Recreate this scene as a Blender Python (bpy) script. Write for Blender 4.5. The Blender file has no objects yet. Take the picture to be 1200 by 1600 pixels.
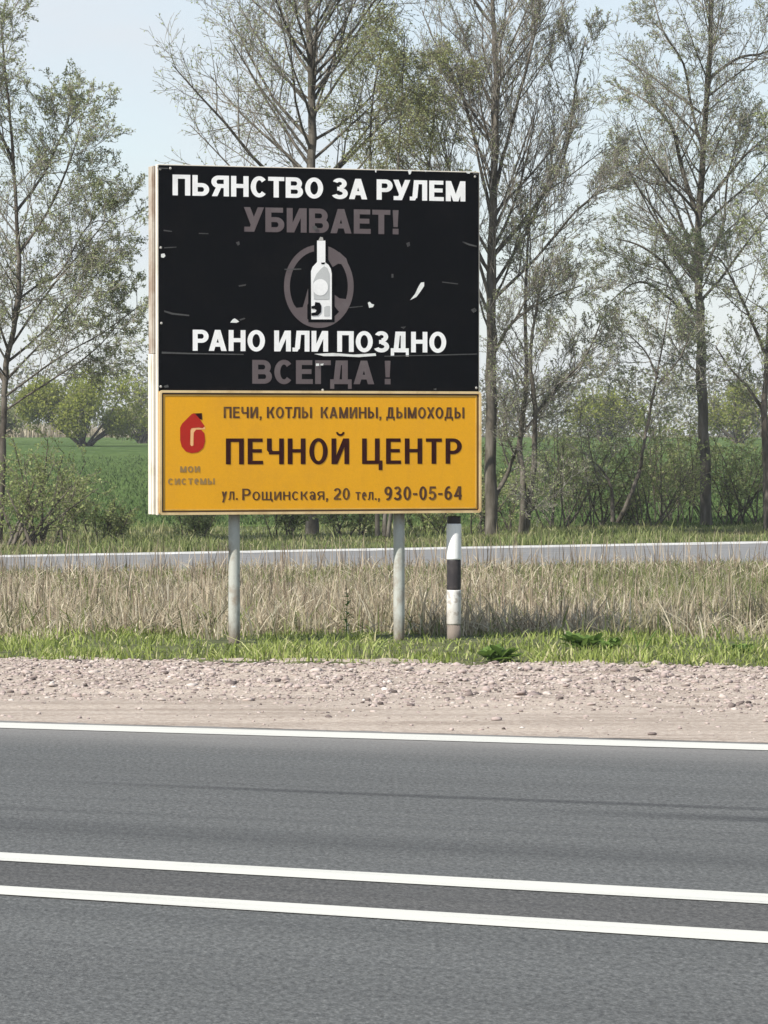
import bpy, math, random
import numpy as np
from mathutils import Vector, Matrix
from mathutils.geometry import delaunay_2d_cdt

S = bpy.context.scene
COL = S.collection
R = math.radians

# ------------------------------------------------------------------ camera
F_PX, CAM_H, HORIZON = 6228.0, 1.90, 680.0        # focal length in photo pixels (1200 wide)
PITCH = math.atan((800 - HORIZON) / F_PX)
cam = bpy.data.cameras.new('camera')
cam.sensor_fit = 'HORIZONTAL'
cam.sensor_width = 36.0
cam.lens = F_PX / 1200.0 * 36.0
cam.clip_start, cam.clip_end = 0.5, 4000
cam_o = bpy.data.objects.new('camera', cam)
COL.objects.link(cam_o)
cam_o.location = (0, 0, CAM_H)
cam_o.rotation_euler = (math.pi / 2 - PITCH, 0, 0)
S.camera = cam_o

# ------------------------------------------------------------------ light
SUN_AZ, SUN_EL = R(49), R(45)                     # azimuth to the left of straight behind the camera
sun = bpy.data.lights.new('sun', 'SUN')
sun.energy, sun.angle, sun.color = 5.0, R(0.55), (1.0, 0.955, 0.89)
sun_o = bpy.data.objects.new('sun', sun)
COL.objects.link(sun_o)
to_sun = Vector((-math.sin(SUN_AZ) * math.cos(SUN_EL), -math.cos(SUN_AZ) * math.cos(SUN_EL), math.sin(SUN_EL)))
sun_o.rotation_euler = to_sun.to_track_quat('Z', 'Y').to_euler()
sun_o.location = (-20, -20, 40)

W = bpy.data.worlds.new('World')
S.world = W
W.use_nodes = True
nt = W.node_tree
nt.nodes.clear()
wo = nt.nodes.new('ShaderNodeOutputWorld')
bg = nt.nodes.new('ShaderNodeBackground')
sky = nt.nodes.new('ShaderNodeTexSky')
sky.sky_type = 'NISHITA'
sky.sun_disc = False
sky.sun_elevation = SUN_EL
sky.sun_rotation = math.pi + SUN_AZ
sky.air_density, sky.dust_density, sky.ozone_density = 1.0, 0.5, 2.0
bg.inputs['Strength'].default_value = 0.115
tc = nt.nodes.new('ShaderNodeTexCoord')
mp = nt.nodes.new('ShaderNodeMapping')
mp.inputs['Scale'].default_value = (11, 11, 34)
nz = nt.nodes.new('ShaderNodeTexNoise')
nz.inputs['Scale'].default_value = 1.0
nz.inputs['Detail'].default_value = 5
rp = nt.nodes.new('ShaderNodeValToRGB')
rp.color_ramp.elements[0].position, rp.color_ramp.elements[0].color = 0.35, (0.5,) * 3 + (1,)
rp.color_ramp.elements[1].position, rp.color_ramp.elements[1].color = 0.75, (1.0,) * 3 + (1,)
mx = nt.nodes.new('ShaderNodeMixRGB')
mx.inputs['Color2'].default_value = (4.8, 5.15, 5.5, 1)    # thin high cloud
L = nt.links.new
L(tc.outputs['Generated'], mp.inputs['Vector'])
L(mp.outputs[0], nz.inputs['Vector'])
L(nz.outputs['Fac'], rp.inputs[0])
sp = nt.nodes.new('ShaderNodeSeparateXYZ')                 # the veil thins out overhead
L(tc.outputs['Generated'], sp.inputs[0])
vr = nt.nodes.new('ShaderNodeMapRange')
vr.interpolation_type = 'SMOOTHSTEP'
for i_, v_ in ((1, 0.18), (2, 0.6), (3, 1.0), (4, 0.45)): vr.inputs[i_].default_value = v_
L(sp.outputs[2], vr.inputs[0])
vm = nt.nodes.new('ShaderNodeMath'); vm.operation = 'MULTIPLY'
L(rp.outputs[0], vm.inputs[0]); L(vr.outputs[0], vm.inputs[1])
L(vm.outputs[0], mx.inputs['Fac'])
L(sky.outputs[0], mx.inputs['Color1'])
L(mx.outputs[0], bg.inputs['Color'])
L(bg.outputs[0], wo.inputs[0])

S.view_settings.view_transform = 'Standard'
S.view_settings.look = 'None'
S.view_settings.exposure = 0.48
S.view_settings.gamma = 1.0
S.cycles.max_bounces = 6
S.cycles.transparent_max_bounces = 8

# ------------------------------------------------------------------ haze: one even body of air round the whole place
def make_haze():
    x, y0, y1, z0, z1 = 1000.0, -100.0, 2700.0, -1.0, 32.0
    vs = [(-x, y0, z0), (x, y0, z0), (x, y1, z0), (-x, y1, z0), (-x, y0, z1), (x, y0, z1), (x, y1, z1), (-x, y1, z1)]
    me = bpy.data.meshes.new('haze')
    me.from_pydata(vs, [], [(0, 3, 2, 1), (4, 5, 6, 7), (0, 1, 5, 4), (1, 2, 6, 5), (2, 3, 7, 6), (3, 0, 4, 7)])
    m = bpy.data.materials.new('haze')
    m.use_nodes = True
    m.node_tree.nodes.clear()
    v = m.node_tree.nodes.new('ShaderNodeVolumePrincipled')
    v.inputs['Color'].default_value = (0.93, 0.96, 1.0, 1)
    v.inputs['Density'].default_value = HAZE
    v.inputs['Anisotropy'].default_value = 0.0
    m.node_tree.links.new(v.outputs[0], m.node_tree.nodes.new('ShaderNodeOutputMaterial').inputs['Volume'])
    me.materials.append(m)
    o = bpy.data.objects.new('haze', me)
    COL.objects.link(o)
    o['kind'] = 'stuff'
    o['label'] = 'thin pale spring haze in the air over the road and field'
    o['category'] = 'haze'


HAZE = 0.0003
make_haze()

# ------------------------------------------------------------------ photo measurements -> places
FW = Vector((0, math.cos(PITCH), -math.sin(PITCH)))
UP = Vector((0, math.sin(PITCH), math.cos(PITCH)))
RT = Vector((1, 0, 0))
CAMP = Vector((0, 0, CAM_H))


def ray(x, y):
    return FW + RT * ((x - 600) / F_PX) + UP * ((800 - y) / F_PX)


def at(x, y, Y):
    d = ray(x, y)
    return CAMP + d * (Y / d.y)


def onground(x, y):
    d = ray(x, y)
    return CAMP + d * (-CAM_H / d.z)


# ------------------------------------------------------------------ helpers
def tag(o, label=None, cat=None, group=None, kind=None):
    if label: o['label'] = label
    if cat: o['category'] = cat
    if group: o['group'] = group
    if kind: o['kind'] = kind
    return o


def empty(name, loc=(0, 0, 0), rz=0.0):
    o = bpy.data.objects.new(name, None)
    COL.objects.link(o)
    o.location = loc
    o.rotation_euler = (0, 0, rz)
    o.empty_display_size = 0.2
    return o


def mesh_np(name, V, quads=None, tris=None, mats=(), parent=None, smooth=False, matidx=None):
    V = np.asarray(V, dtype=np.float32).reshape(-1, 3)
    q = np.zeros((0, 4), np.int32) if quads is None or len(quads) == 0 else np.asarray(quads, np.int32)
    t = np.zeros((0, 3), np.int32) if tris is None or len(tris) == 0 else np.asarray(tris, np.int32)
    me = bpy.data.meshes.new(name)
    me.vertices.add(len(V))
    me.vertices.foreach_set('co', V.ravel())
    nl = q.size + t.size
    me.loops.add(nl)
    me.loops.foreach_set('vertex_index', np.concatenate([q.ravel(), t.ravel()]).astype(np.int32))
    n = len(q) + len(t)
    me.polygons.add(n)
    starts = np.concatenate([np.arange(len(q)) * 4, q.size + np.arange(len(t)) * 3]).astype(np.int32)
    tot = np.concatenate([np.full(len(q), 4), np.full(len(t), 3)]).astype(np.int32)
    me.polygons.foreach_set('loop_start', starts)
    me.polygons.foreach_set('loop_total', tot)
    if matidx is not None:
        me.polygons.foreach_set('material_index', np.asarray(matidx, np.int32))
    if smooth:
        me.polygons.foreach_set('use_smooth', np.ones(n, bool))
    me.update(calc_edges=True)
    me.validate()
    for m in mats: me.materials.append(m)
    o = bpy.data.objects.new(name, me)
    COL.objects.link(o)
    if parent: o.parent = parent
    return o


class MB:
    """collects shapes into one mesh"""
    def __init__(s):
        s.v, s.f, s.m = [], [], []

    def add(s, vs, fs, mi=0):
        b = len(s.v)
        s.v += [tuple(v) for v in vs]
        s.f += [tuple(i + b for i in f) for f in fs]
        s.m += [mi] * len(fs)

    def box(s, a, b, mi=0):
        x0, y0, z0 = a; x1, y1, z1 = b
        vs = [(x0, y0, z0), (x1, y0, z0), (x1, y1, z0), (x0, y1, z0), (x0, y0, z1), (x1, y0, z1), (x1, y1, z1), (x0, y1, z1)]
        s.add(vs, [(0, 3, 2, 1), (4, 5, 6, 7), (0, 1, 5, 4), (1, 2, 6, 5), (2, 3, 7, 6), (3, 0, 4, 7)], mi)

    def poly(s, pts, mi=0):
        s.add(pts, [tuple(range(len(pts)))], mi)

    def lathe(s, prof, n=20, c=(0, 0), mi=0, cap=True):
        vs, fs = [], []
        for (r, z) in prof:
            for k in range(n):
                a = 2 * math.pi * k / n
                vs.append((c[0] + r * math.cos(a), c[1] + r * math.sin(a), z))
        for i in range(len(prof) - 1):
            for k in range(n):
                k2 = (k + 1) % n
                fs.append((i * n + k, i * n + k2, (i + 1) * n + k2, (i + 1) * n + k))
        if cap:
            fs.append(tuple(reversed(range(n))))
            fs.append(tuple((len(prof) - 1) * n + k for k in range(n)))
        s.add(vs, fs, mi)

    def build(s, name, mats, parent=None, smooth=False, bevel=0.0):
        me = bpy.data.meshes.new(name)
        me.from_pydata(s.v, [], s.f)
        if not isinstance(mats, (list, tuple)): mats = [mats]
        for m in mats: me.materials.append(m)
        me.polygons.foreach_set('material_index', s.m)
        if smooth: me.polygons.foreach_set('use_smooth', [True] * len(s.f))
        me.update()
        o = bpy.data.objects.new(name, me)
        COL.objects.link(o)
        if parent: o.parent = parent
        if bevel:
            b = o.modifiers.new('bevel', 'BEVEL')
            b.width, b.segments, b.limit_method = bevel, 2, 'ANGLE'
        if smooth:
            pass
        return o


# ------------------------------------------------------------------ materials
def new_mat(name, rough=0.8, spec=0.2):
    m = bpy.data.materials.new(name)
    m.use_nodes = True
    n = m.node_tree
    p = n.nodes['Principled BSDF']
    p.inputs['Roughness'].default_value = rough
    p.inputs['Specular IOR Level'].default_value = spec
    return m, n, p


def c4(c): return tuple(c) + (1,)


def ramp(n, stops, interp='LINEAR'):
    r = n.nodes.new('ShaderNodeValToRGB')
    r.color_ramp.interpolation = interp
    e = r.color_ramp.elements
    while len(e) > 1: e.remove(e[-1])
    e[0].position, e[0].color = stops[0][0], c4(stops[0][1])
    for p, c in stops[1:]:
        k = e.new(p); k.color = c4(c)
    return r


def coords(n, scale=(1, 1, 1), kind='Object', uv=None):
    t = n.nodes.new('ShaderNodeTexCoord')
    m = n.nodes.new('ShaderNodeMapping')
    m.inputs['Scale'].default_value = scale
    n.links.new(t.outputs[kind], m.inputs['Vector'])
    return m.outputs[0]


def noise(n, vec, scale, detail=4, rough=0.55, dist=0.0):
    t = n.nodes.new('ShaderNodeTexNoise')
    t.inputs['Scale'].default_value = scale
    t.inputs['Detail'].default_value = detail
    t.inputs['Roughness'].default_value = rough
    t.inputs['Distortion'].default_value = dist
    n.links.new(vec, t.inputs['Vector'])
    return t.outputs['Fac']


def mixc(n, fac, a, b, mode='MIX'):
    m = n.nodes.new('ShaderNodeMixRGB')
    m.blend_type = mode
    for sock, v in (('Fac', fac), ('Color1', a), ('Color2', b)):
        if isinstance(v, (int, float)): m.inputs[sock].default_value = v
        elif isinstance(v, (tuple, list)): m.inputs[sock].default_value = c4(v[:3])
        else: n.links.new(v, m.inputs[sock])
    return m.outputs[0]


def bump(n, p, h, strength=0.5, dist=0.02):
    b = n.nodes.new('ShaderNodeBump')
    b.inputs['Strength'].default_value = strength
    b.inputs['Distance'].default_value = dist
    n.links.new(h, b.inputs['Height'])
    n.links.new(b.outputs[0], p.inputs['Normal'])


def mat_noise(name, stops, scale=6, rough=0.85, spec=0.15, detail=5, stretch=(1, 1, 1), bmp=0.0, bd=0.01):
    m, n, p = new_mat(name, rough, spec)
    v = coords(n, stretch)
    f = noise(n, v, scale, detail)
    r = ramp(n, stops)
    n.links.new(f, r.inputs[0])
    n.links.new(r.outputs[0], p.inputs['Base Color'])
    if bmp: bump(n, p, f, bmp, bd)
    return m


def mat_island(name, stops, rough=0.75, spec=0.2, trans=0.0, noise_scale=0.0, stops2=None, ramp2=(0.4, 0.6)):
    """per-leaf / per-blade / per-stone colour"""
    m, n, p = new_mat(name, rough, spec)
    g = n.nodes.new('ShaderNodeNewGeometry')
    r = ramp(n, stops)
    n.links.new(g.outputs['Random Per Island'], r.inputs[0])
    col = r.outputs[0]
    if stops2:
        r2 = ramp(n, stops2)
        n.links.new(g.outputs['Random Per Island'], r2.inputs[0])
        f = noise(n, coords(n), noise_scale, 3)
        rr = ramp(n, [(ramp2[0], (0, 0, 0)), (ramp2[1], (1, 1, 1))])
        n.links.new(f, rr.inputs[0])
        col = mixc(n, rr.outputs[0], col, r2.outputs[0])
    n.links.new(col, p.inputs['Base Color'])
    if trans:
        t = n.nodes.new('ShaderNodeBsdfTranslucent')
        n.links.new(col, t.inputs['Color'])
        mxs = n.nodes.new('ShaderNodeMixShader')
        mxs.inputs[0].default_value = trans
        n.links.new(p.outputs[0], mxs.inputs[1])
        n.links.new(t.outputs[0], mxs.inputs[2])
        n.links.new(mxs.outputs[0], n.nodes['Material Output'].inputs[0])
    return m


M = {}
# ---- asphalt: along-road streaks through the UV map (u along the road in metres, v across)
def mat_asphalt():
    m, n, p = new_mat('asphalt', 0.8, 0.25)
    uv = coords(n, (1, 1, 1), 'UV')
    grain = noise(n, uv, 62, 4, 0.75)
    mid = noise(n, uv, 28, 3, 0.6)
    big = noise(n, coords(n, (0.12, 0.9, 1), 'UV'), 1.2, 4)
    streak = noise(n, coords(n, (0.05, 3.2, 1), 'UV'), 1.6, 5, 0.6)
    g = ramp(n, [(0.3, (0.040, 0.0395, 0.036)), (0.5, (0.087, 0.0895, 0.0862)), (0.7, (0.168, 0.168, 0.157))])
    n.links.new(grain, g.inputs[0])
    mr = ramp(n, [(0.33, (0.66,) * 3), (0.67, (1.34,) * 3)])
    n.links.new(noise(n, coords(n, (1, .45, 1), 'UV'), 34, 3, .65), mr.inputs[0])
    c = mixc(n, 1.0, g.outputs[0], mr.outputs[0], 'MULTIPLY')
    br = ramp(n, [(0.3, (0.92, 0.92, 0.92)), (0.7, (1.1, 1.1, 1.1))])
    n.links.new(big, br.inputs[0])
    c = mixc(n, 1.0, c, br.outputs[0], 'MULTIPLY')
    sr = ramp(n, [(0.36, (0.76, 0.76, 0.77)), (0.5, (1, 1, 1)), (0.7, (1.12, 1.11, 1.09))])
    n.links.new(streak, sr.inputs[0])
    c = mixc(n, 0.4, c, sr.outputs[0], 'MULTIPLY')
    # dusty pale margin next to the edge line
    sep = n.nodes.new('ShaderNodeSeparateXYZ')
    n.links.new(uv, sep.inputs[0])
    dust = ramp(n, [(0.0, (0, 0, 0)), (0.5, (0, 0, 0)), (1.0, (1, 1, 1))])
    mr2 = n.nodes.new('ShaderNodeMapRange')
    mr2.inputs[1].default_value, mr2.inputs[2].default_value = 21.3, 24.9
    n.links.new(sep.outputs[1], mr2.inputs[0])
    n.links.new(mr2.outputs[0], dust.inputs[0])
    dm = n.nodes.new('ShaderNodeMath'); dm.operation = 'MULTIPLY'
    n.links.new(dust.outputs[0], dm.inputs[0]); n.links.new(big, dm.inputs[1])
    c = mixc(n, dm.outputs[0], c, (0.27, 0.255, 0.235))
    # newer, browner asphalt laid between the two centre lines
    pa = n.nodes.new('ShaderNodeMath'); pa.operation = 'COMPARE'
    n.links.new(sep.outputs[1], pa.inputs[0]); pa.inputs[1].default_value = (v2 + v3) / 2; pa.inputs[2].default_value = abs(v2 - v3) / 2
    c = mixc(n, pa.outputs[0], c, mixc(n, 1.0, c, (0.82, 0.79, 0.78), 'MULTIPLY'))
    # rubber marks along the wheel path
    wob = noise(n, coords(n, (0.12, 0, 1), 'UV'), 1.0, 2)
    for v_, wd, u0, u1, st_ in ((20.9, 0.13, -1.2, 2.2, .8), (20.35, .2, 1.8, 40, 1.0), (19.3, .22, -60, -1.6, .35), (18.4, .5, -3, 60, .35)):
        a1 = n.nodes.new('ShaderNodeMath'); a1.operation = 'MULTIPLY_ADD'
        n.links.new(wob, a1.inputs[0]); a1.inputs[1].default_value = .5
        n.links.new(sep.outputs[1], a1.inputs[2])
        a2 = n.nodes.new('ShaderNodeMath'); a2.operation = 'SUBTRACT'; n.links.new(a1.outputs[0], a2.inputs[0]); a2.inputs[1].default_value = v_ + .25
        a3 = n.nodes.new('ShaderNodeMath'); a3.operation = 'ABSOLUTE'; n.links.new(a2.outputs[0], a3.inputs[0])
        m1 = n.nodes.new('ShaderNodeMapRange'); n.links.new(a3.outputs[0], m1.inputs[0])
        m1.inputs[1].default_value, m1.inputs[2].default_value, m1.inputs[3].default_value, m1.inputs[4].default_value = wd * .25, wd, 1, 0
        m2 = n.nodes.new('ShaderNodeMapRange'); n.links.new(sep.outputs[0], m2.inputs[0])
        m2.inputs[1].default_value, m2.inputs[2].default_value, m2.inputs[3].default_value, m2.inputs[4].default_value = u0 - 1.2, u0 + .6, 0, 1
        m3 = n.nodes.new('ShaderNodeMapRange'); n.links.new(sep.outputs[0], m3.inputs[0])
        m3.inputs[1].default_value, m3.inputs[2].default_value, m3.inputs[3].default_value, m3.inputs[4].default_value = u1 - .6, u1 + 1.2, 1, 0
        k1 = n.nodes.new('ShaderNodeMath'); k1.operation = 'MULTIPLY'; n.links.new(m1.outputs[0], k1.inputs[0]); n.links.new(m2.outputs[0], k1.inputs[1])
        k2 = n.nodes.new('ShaderNodeMath'); k2.operation = 'MULTIPLY'; n.links.new(k1.outputs[0], k2.inputs[0]); n.links.new(m3.outputs[0], k2.inputs[1])
        k3 = n.nodes.new('ShaderNodeMath'); k3.operation = 'MULTIPLY'; n.links.new(k2.outputs[0], k3.inputs[0]); k3.inputs[1].default_value = st_
        c = mixc(n, k3.outputs[0], c, mixc(n, 1.0, c, (0.45, 0.45, 0.46), 'MULTIPLY'))
    n.links.new(c, p.inputs['Base Color'])
    bump(n, p, grain, 0.6, 0.008)
    return m


def mat_line():
    m, n, p = new_mat('road_paint', 0.7, 0.3)
    uv = coords(n, (1, 1, 1), 'UV')
    f = noise(n, uv, 45, 4, 0.65)
    s = noise(n, coords(n, (0.5, 6, 1), 'UV'), 1.5, 4)
    a = n.nodes.new('ShaderNodeMath'); a.operation = 'MULTIPLY_ADD'
    n.links.new(f, a.inputs[0]); a.inputs[1].default_value = 0.7
    n.links.new(s, a.inputs[2])
    r = ramp(n, [(0.46, (0.22, 0.215, 0.2)), (0.62, (0.45, 0.445, 0.405)), (0.85, (0.53, 0.525, 0.47))])
    n.links.new(a.outputs[0], r.inputs[0])
    n.links.new(r.outputs[0], p.inputs['Base Color'])
    return m


M['line'] = mat_line()
M['far_asphalt'] = mat_noise('far_asphalt', [(0.3, (0.15, 0.15, 0.148)), (0.7, (0.225, 0.222, 0.215))], 3, 0.8, stretch=(0.4, 2, 1))
M['far_shoulder'] = mat_noise('far_concrete_edge', [(0.35, (0.33, 0.325, 0.305)), (0.65, (0.6, 0.595, 0.565))], 2.5, 0.8)


def mat_shoulder():
    m, n, p = new_mat('sand_and_grit', 0.95, 0.1)
    o = coords(n, (1, 1.0, 1))
    f1 = noise(n, o, 26, 6, 0.7)
    f2 = noise(n, coords(n, (0.25, 1.6, 1)), 1.5, 5, 0.6)
    r = ramp(n, [(0.3, (0.25, 0.2, 0.165)), (0.5, (0.385, 0.325, 0.27)), (0.72, (0.53, 0.465, 0.395))])
    n.links.new(f1, r.inputs[0])
    r2 = ramp(n, [(0.32, (0.74, 0.72, 0.70)), (0.52, (1, 1, 1)), (0.7, (1.1, 1.1, 1.08))])
    n.links.new(f2, r2.inputs[0])
    c = mixc(n, 1.0, r.outputs[0], r2.outputs[0], 'MULTIPLY')
    n.links.new(c, p.inputs['Base Color'])
    bump(n, p, f1, 0.8, 0.02)
    return m


M['sand'] = mat_shoulder()
M['stone'] = mat_island('gravel_stone', [(0.0, (0.085, 0.07, 0.064)), (0.1, (0.18, 0.145, 0.13)), (0.25, (0.31, 0.25, 0.228)), (0.6, (0.40, 0.328, 0.296)),
                                         (0.9, (0.45, 0.385, 0.34)), (0.985, (0.5, 0.445, 0.4)), (1.0, (0.6, 0.57, 0.53))], 0.9, 0.1)


def mat_ground():
    m, n, p = new_mat('soil_and_thatch', 0.95, 0.05)
    o = coords(n)
    f = noise(n, o, 3.0, 6, 0.7)
    r = ramp(n, [(0.3, (0.10, 0.082, 0.055)), (0.55, (0.2, 0.165, 0.115)), (0.75, (0.30, 0.26, 0.19))])
    n.links.new(f, r.inputs[0])
    n.links.new(r.outputs[0], p.inputs['Base Color'])
    bump(n, p, f, 0.7, 0.05)
    return m


M['ground'] = mat_ground()


def mat_field():
    m, n, p = new_mat('young_crop', 1.0, 0.0)
    o = coords(n)
    f = noise(n, coords(n, (1, 0.18, 1)), 1.1, 7, 0.7)
    g = noise(n, coords(n, (1, 0.25, 1)), 0.08, 4)
    r = ramp(n, [(0.28, (0.050, 0.079, 0.028)), (0.5, (0.077, 0.117, 0.040)), (0.75, (0.115, 0.162, 0.058))])
    n.links.new(f, r.inputs[0])
    r2 = ramp(n, [(0.35, (0.84, 0.88, 0.84)), (0.65, (1.15, 1.12, 1.05))])
    n.links.new(g, r2.inputs[0])
    n.links.new(mixc(n, 1, r.outputs[0], r2.outputs[0], 'MULTIPLY'), p.inputs['Base Color'])
    bump(n, p, f, 1.0, 0.15)
    return m


M['field'] = mat_field()
M['field_blade'] = mat_island('crop_blade', [(0, (0.055, 0.086, 0.032)), (0.6, (0.09, 0.132, 0.048)), (1, (0.14, 0.185, 0.072))], 0.9, 0.05, 0.4)
M['green_turf'] = mat_noise('turf_soil', [(0.35, (0.05, 0.055, 0.025)), (0.6, (0.10, 0.11, 0.045)), (0.75, (0.16, 0.15, 0.08))], 5)
M['grass'] = mat_island('green_grass_blade', [(0, (0.10, 0.135, 0.03)), (0.4, (0.225, 0.28, 0.06)), (0.75, (0.335, 0.39, 0.105)), (0.88, (0.42, 0.43, 0.17)), (1, (0.52, 0.46, 0.27))],
                         0.55, 0.3, 0.3)
M['far_grass'] = mat_island('verge_grass_blade', [(0, (0.09, 0.12, 0.035)), (0.5, (0.18, 0.22, 0.07)), (0.85, (0.26, 0.285, 0.11)), (1, (0.38, 0.35, 0.2))],
                             0.6, 0.25, 0.3, 0.35, [(0, (0.10, 0.10, 0.04)), (0.6, (0.2, 0.19, 0.08)), (1, (0.36, 0.31, 0.19))], (0.48, 0.66))
M['dry'] = mat_island('dead_grass_blade', [(0, (0.20, 0.155, 0.105)), (0.3, (0.36, 0.295, 0.205)), (0.6, (0.53, 0.455, 0.325)), (0.88, (0.68, 0.60, 0.44)), (1, (0.82, 0.75, 0.58))],
                       0.7, 0.2, 0.45, 0.9, [(0, (0.13, 0.135, 0.06)), (0.5, (0.24, 0.23, 0.12)), (1, (0.40, 0.36, 0.22))], (0.52, 0.68))
M['dry_dark'] = mat_island('dead_stalk', [(0, (0.12, 0.09, 0.062)), (0.6, (0.25, 0.20, 0.145)), (1, (0.44, 0.37, 0.27))], 0.8, 0.15)
M['bark_grey'] = mat_noise('grey_bark', [(0.3, (0.05, 0.044, 0.034)), (0.5, (0.105, 0.093, 0.074)), (0.7, (0.18, 0.162, 0.135))], 9, 0.9, 0.1, 6, (1, 1, 0.25), 0.6, 0.02)
M['bark_dark'] = mat_noise('dark_bark', [(0.3, (0.05, 0.042, 0.034)), (0.5, (0.095, 0.082, 0.066)), (0.7, (0.16, 0.14, 0.115))], 9, 0.9, 0.1, 6, (1, 1, 0.25), 0.6, 0.02)
M['twig'] = mat_island('twig_bark', [(0, (0.13, 0.116, 0.095)), (0.5, (0.215, 0.195, 0.163)), (1, (0.33, 0.305, 0.265))], 0.85, 0.15)
M['twig_green'] = mat_island('olive_twig_bark', [(0, (0.10, 0.09, 0.06)), (0.5, (0.165, 0.15, 0.098)), (1, (0.24, 0.215, 0.15))], 0.85, 0.15)
M['bud'] = mat_island('budding_leaf', [(0, (0.225, 0.26, 0.105)), (0.5, (0.36, 0.41, 0.19)), (1, (0.49, 0.53, 0.29))], 0.6, 0.25, 0.5)
M['olive_leaf'] = mat_island('olive_leaf', [(0, (0.19, 0.21, 0.08)), (0.5, (0.31, 0.335, 0.14)), (1, (0.43, 0.45, 0.22))], 0.6, 0.25, 0.5)
M['willow_leaf'] = mat_island('willow_leaf', [(0, (0.16, 0.185, 0.03)), (0.5, (0.25, 0.28, 0.05)), (1, (0.36, 0.375, 0.09))], 0.7, 0.1, 0.5)
M['shrub_leaf'] = mat_island('shrub_leaf', [(0, (0.19, 0.23, 0.08)), (0.5, (0.31, 0.36, 0.13)), (1, (0.44, 0.475, 0.21))], 0.6, 0.25, 0.55)
M['fresh'] = mat_island('fresh_blade', [(0, (0.085, 0.115, 0.03)), (0.55, (0.165, 0.20, 0.06)), (0.9, (0.26, 0.28, 0.11)), (1, (0.40, 0.36, 0.2))], 0.6, 0.2, 0.35)
M['weed_leaf'] = mat_island('broad_weed_leaf', [(0, (0.08, 0.14, 0.03)), (0.6, (0.14, 0.225, 0.045)), (1, (0.20, 0.29, 0.075))], 0.5, 0.3, 0.4)
M['wood_far'] = mat_island('distant_foliage', [(0, (0.11, 0.115, 0.085)), (0.4, (0.165, 0.162, 0.125)), (0.8, (0.21, 0.195, 0.155)), (1, (0.28, 0.26, 0.21))], 0.9, 0.1, 0.2,
                            0.02, [(0, (0.09, 0.115, 0.05)), (1, (0.18, 0.20, 0.09))], (0.45, 0.6))

# ------------------------------------------------------------------ terrain
def eff(X, a=8.0, b=8.0):
    """roads run straight for |X|<a, then bend parallel to the X axis"""
    s = math.copysign(1, X); d = abs(X)
    if d <= a: return X
    if d <= a + b:
        e = d - a
        return s * (a + e - e * e / (2 * b))
    return s * (a + b / 2)


def curve_from(px0, px1):
    """a ground line through two photo points"""
    p, q = onground(*px0), onground(*px1)
    b = (q.y - p.y) / (q.x - p.x)
    a = p.y - b * p.x
    return lambda X: a + b * eff(X)


def terrain(x, y):
    if y < 82: return 0.0
    t = min(1.0, (y - 82) / 250.0)
    return 1.70 * (t * (1.35 - 0.35 * t)) / 1.0


XS = sorted(set([-900, -500, -260, -150, -100, -70, -50, -35, -25] + [x * 1.0 for x in range(-20, 21)] + [25, 35, 50, 70, 100, 150, 260, 500, 900]))
XR = [x for x in XS if abs(x) <= 260]


def strip(name, lo, hi, z, mat, xs=XR, rows=2, uvf=None):
    V, Q, UV = [], [], []
    for i, X in enumerate(xs):
        y0, y1 = lo(X), hi(X)
        for j in range(rows):
            y = y0 + (y1 - y0) * j / (rows - 1)
            V.append((X, y, z + terrain(X, y)))
            UV.append((X * 1.1, uvf(X, y) if uvf else y))
    for i in range(len(xs) - 1):
        for j in range(rows - 1):
            a = i * rows + j; b = (i + 1) * rows + j
            Q.append((a, b, b + 1, a + 1))
    o = mesh_np(name, V, Q, None, [mat])
    uvl = o.data.uv_layers.new(name='UVMap')
    idx = np.zeros(len(o.data.loops), np.int32)
    o.data.loops.foreach_get('vertex_index', idx)
    uvl.data.foreach_set('uv', np.asarray(UV, np.float32)[idx].ravel())
    return o


# measured lines (photo pixels on the flat ground)
l3a, l3b = curve_from((0, 1389.5), (1200, 1462)), curve_from((0, 1403.2), (1200, 1480))
l2a, l2b = curve_from((0, 1337), (1200, 1402.5)), curve_from((0, 1350), (1200, 1418.3))
l1a, l1b = curve_from((0, 1132.5), (1200, 1167.3)), curve_from((0, 1141), (1200, 1176.3))
asph_edge = curve_from((0, 1128.5), (1200, 1163.0))
grass_edge = curve_from((0, 1038), (1200, 1048))
fr_near, fr_far = curve_from((0, 897), (1200, 882)), curve_from((0, 872.5), (1200, 850.5))
fr_rim = curve_from((0, 869.0), (1200, 846.8))
near_edge = lambda X: -14.0 - 0.45 * eff(X)
v2, v3, v1 = l2b(0), l3b(0), l1b(0)


M['asphalt'] = mat_asphalt()


def road_v(X, y):
    """across-road coordinate that follows the painted lines"""
    a, b, c = near_edge(X), l2b(X), l1b(X)
    if y <= b: return near_edge(0) + (y - a) / (b - a) * (v2 - near_edge(0))
    return v2 + (y - b) / (c - b) * (v1 - v2)


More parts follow.
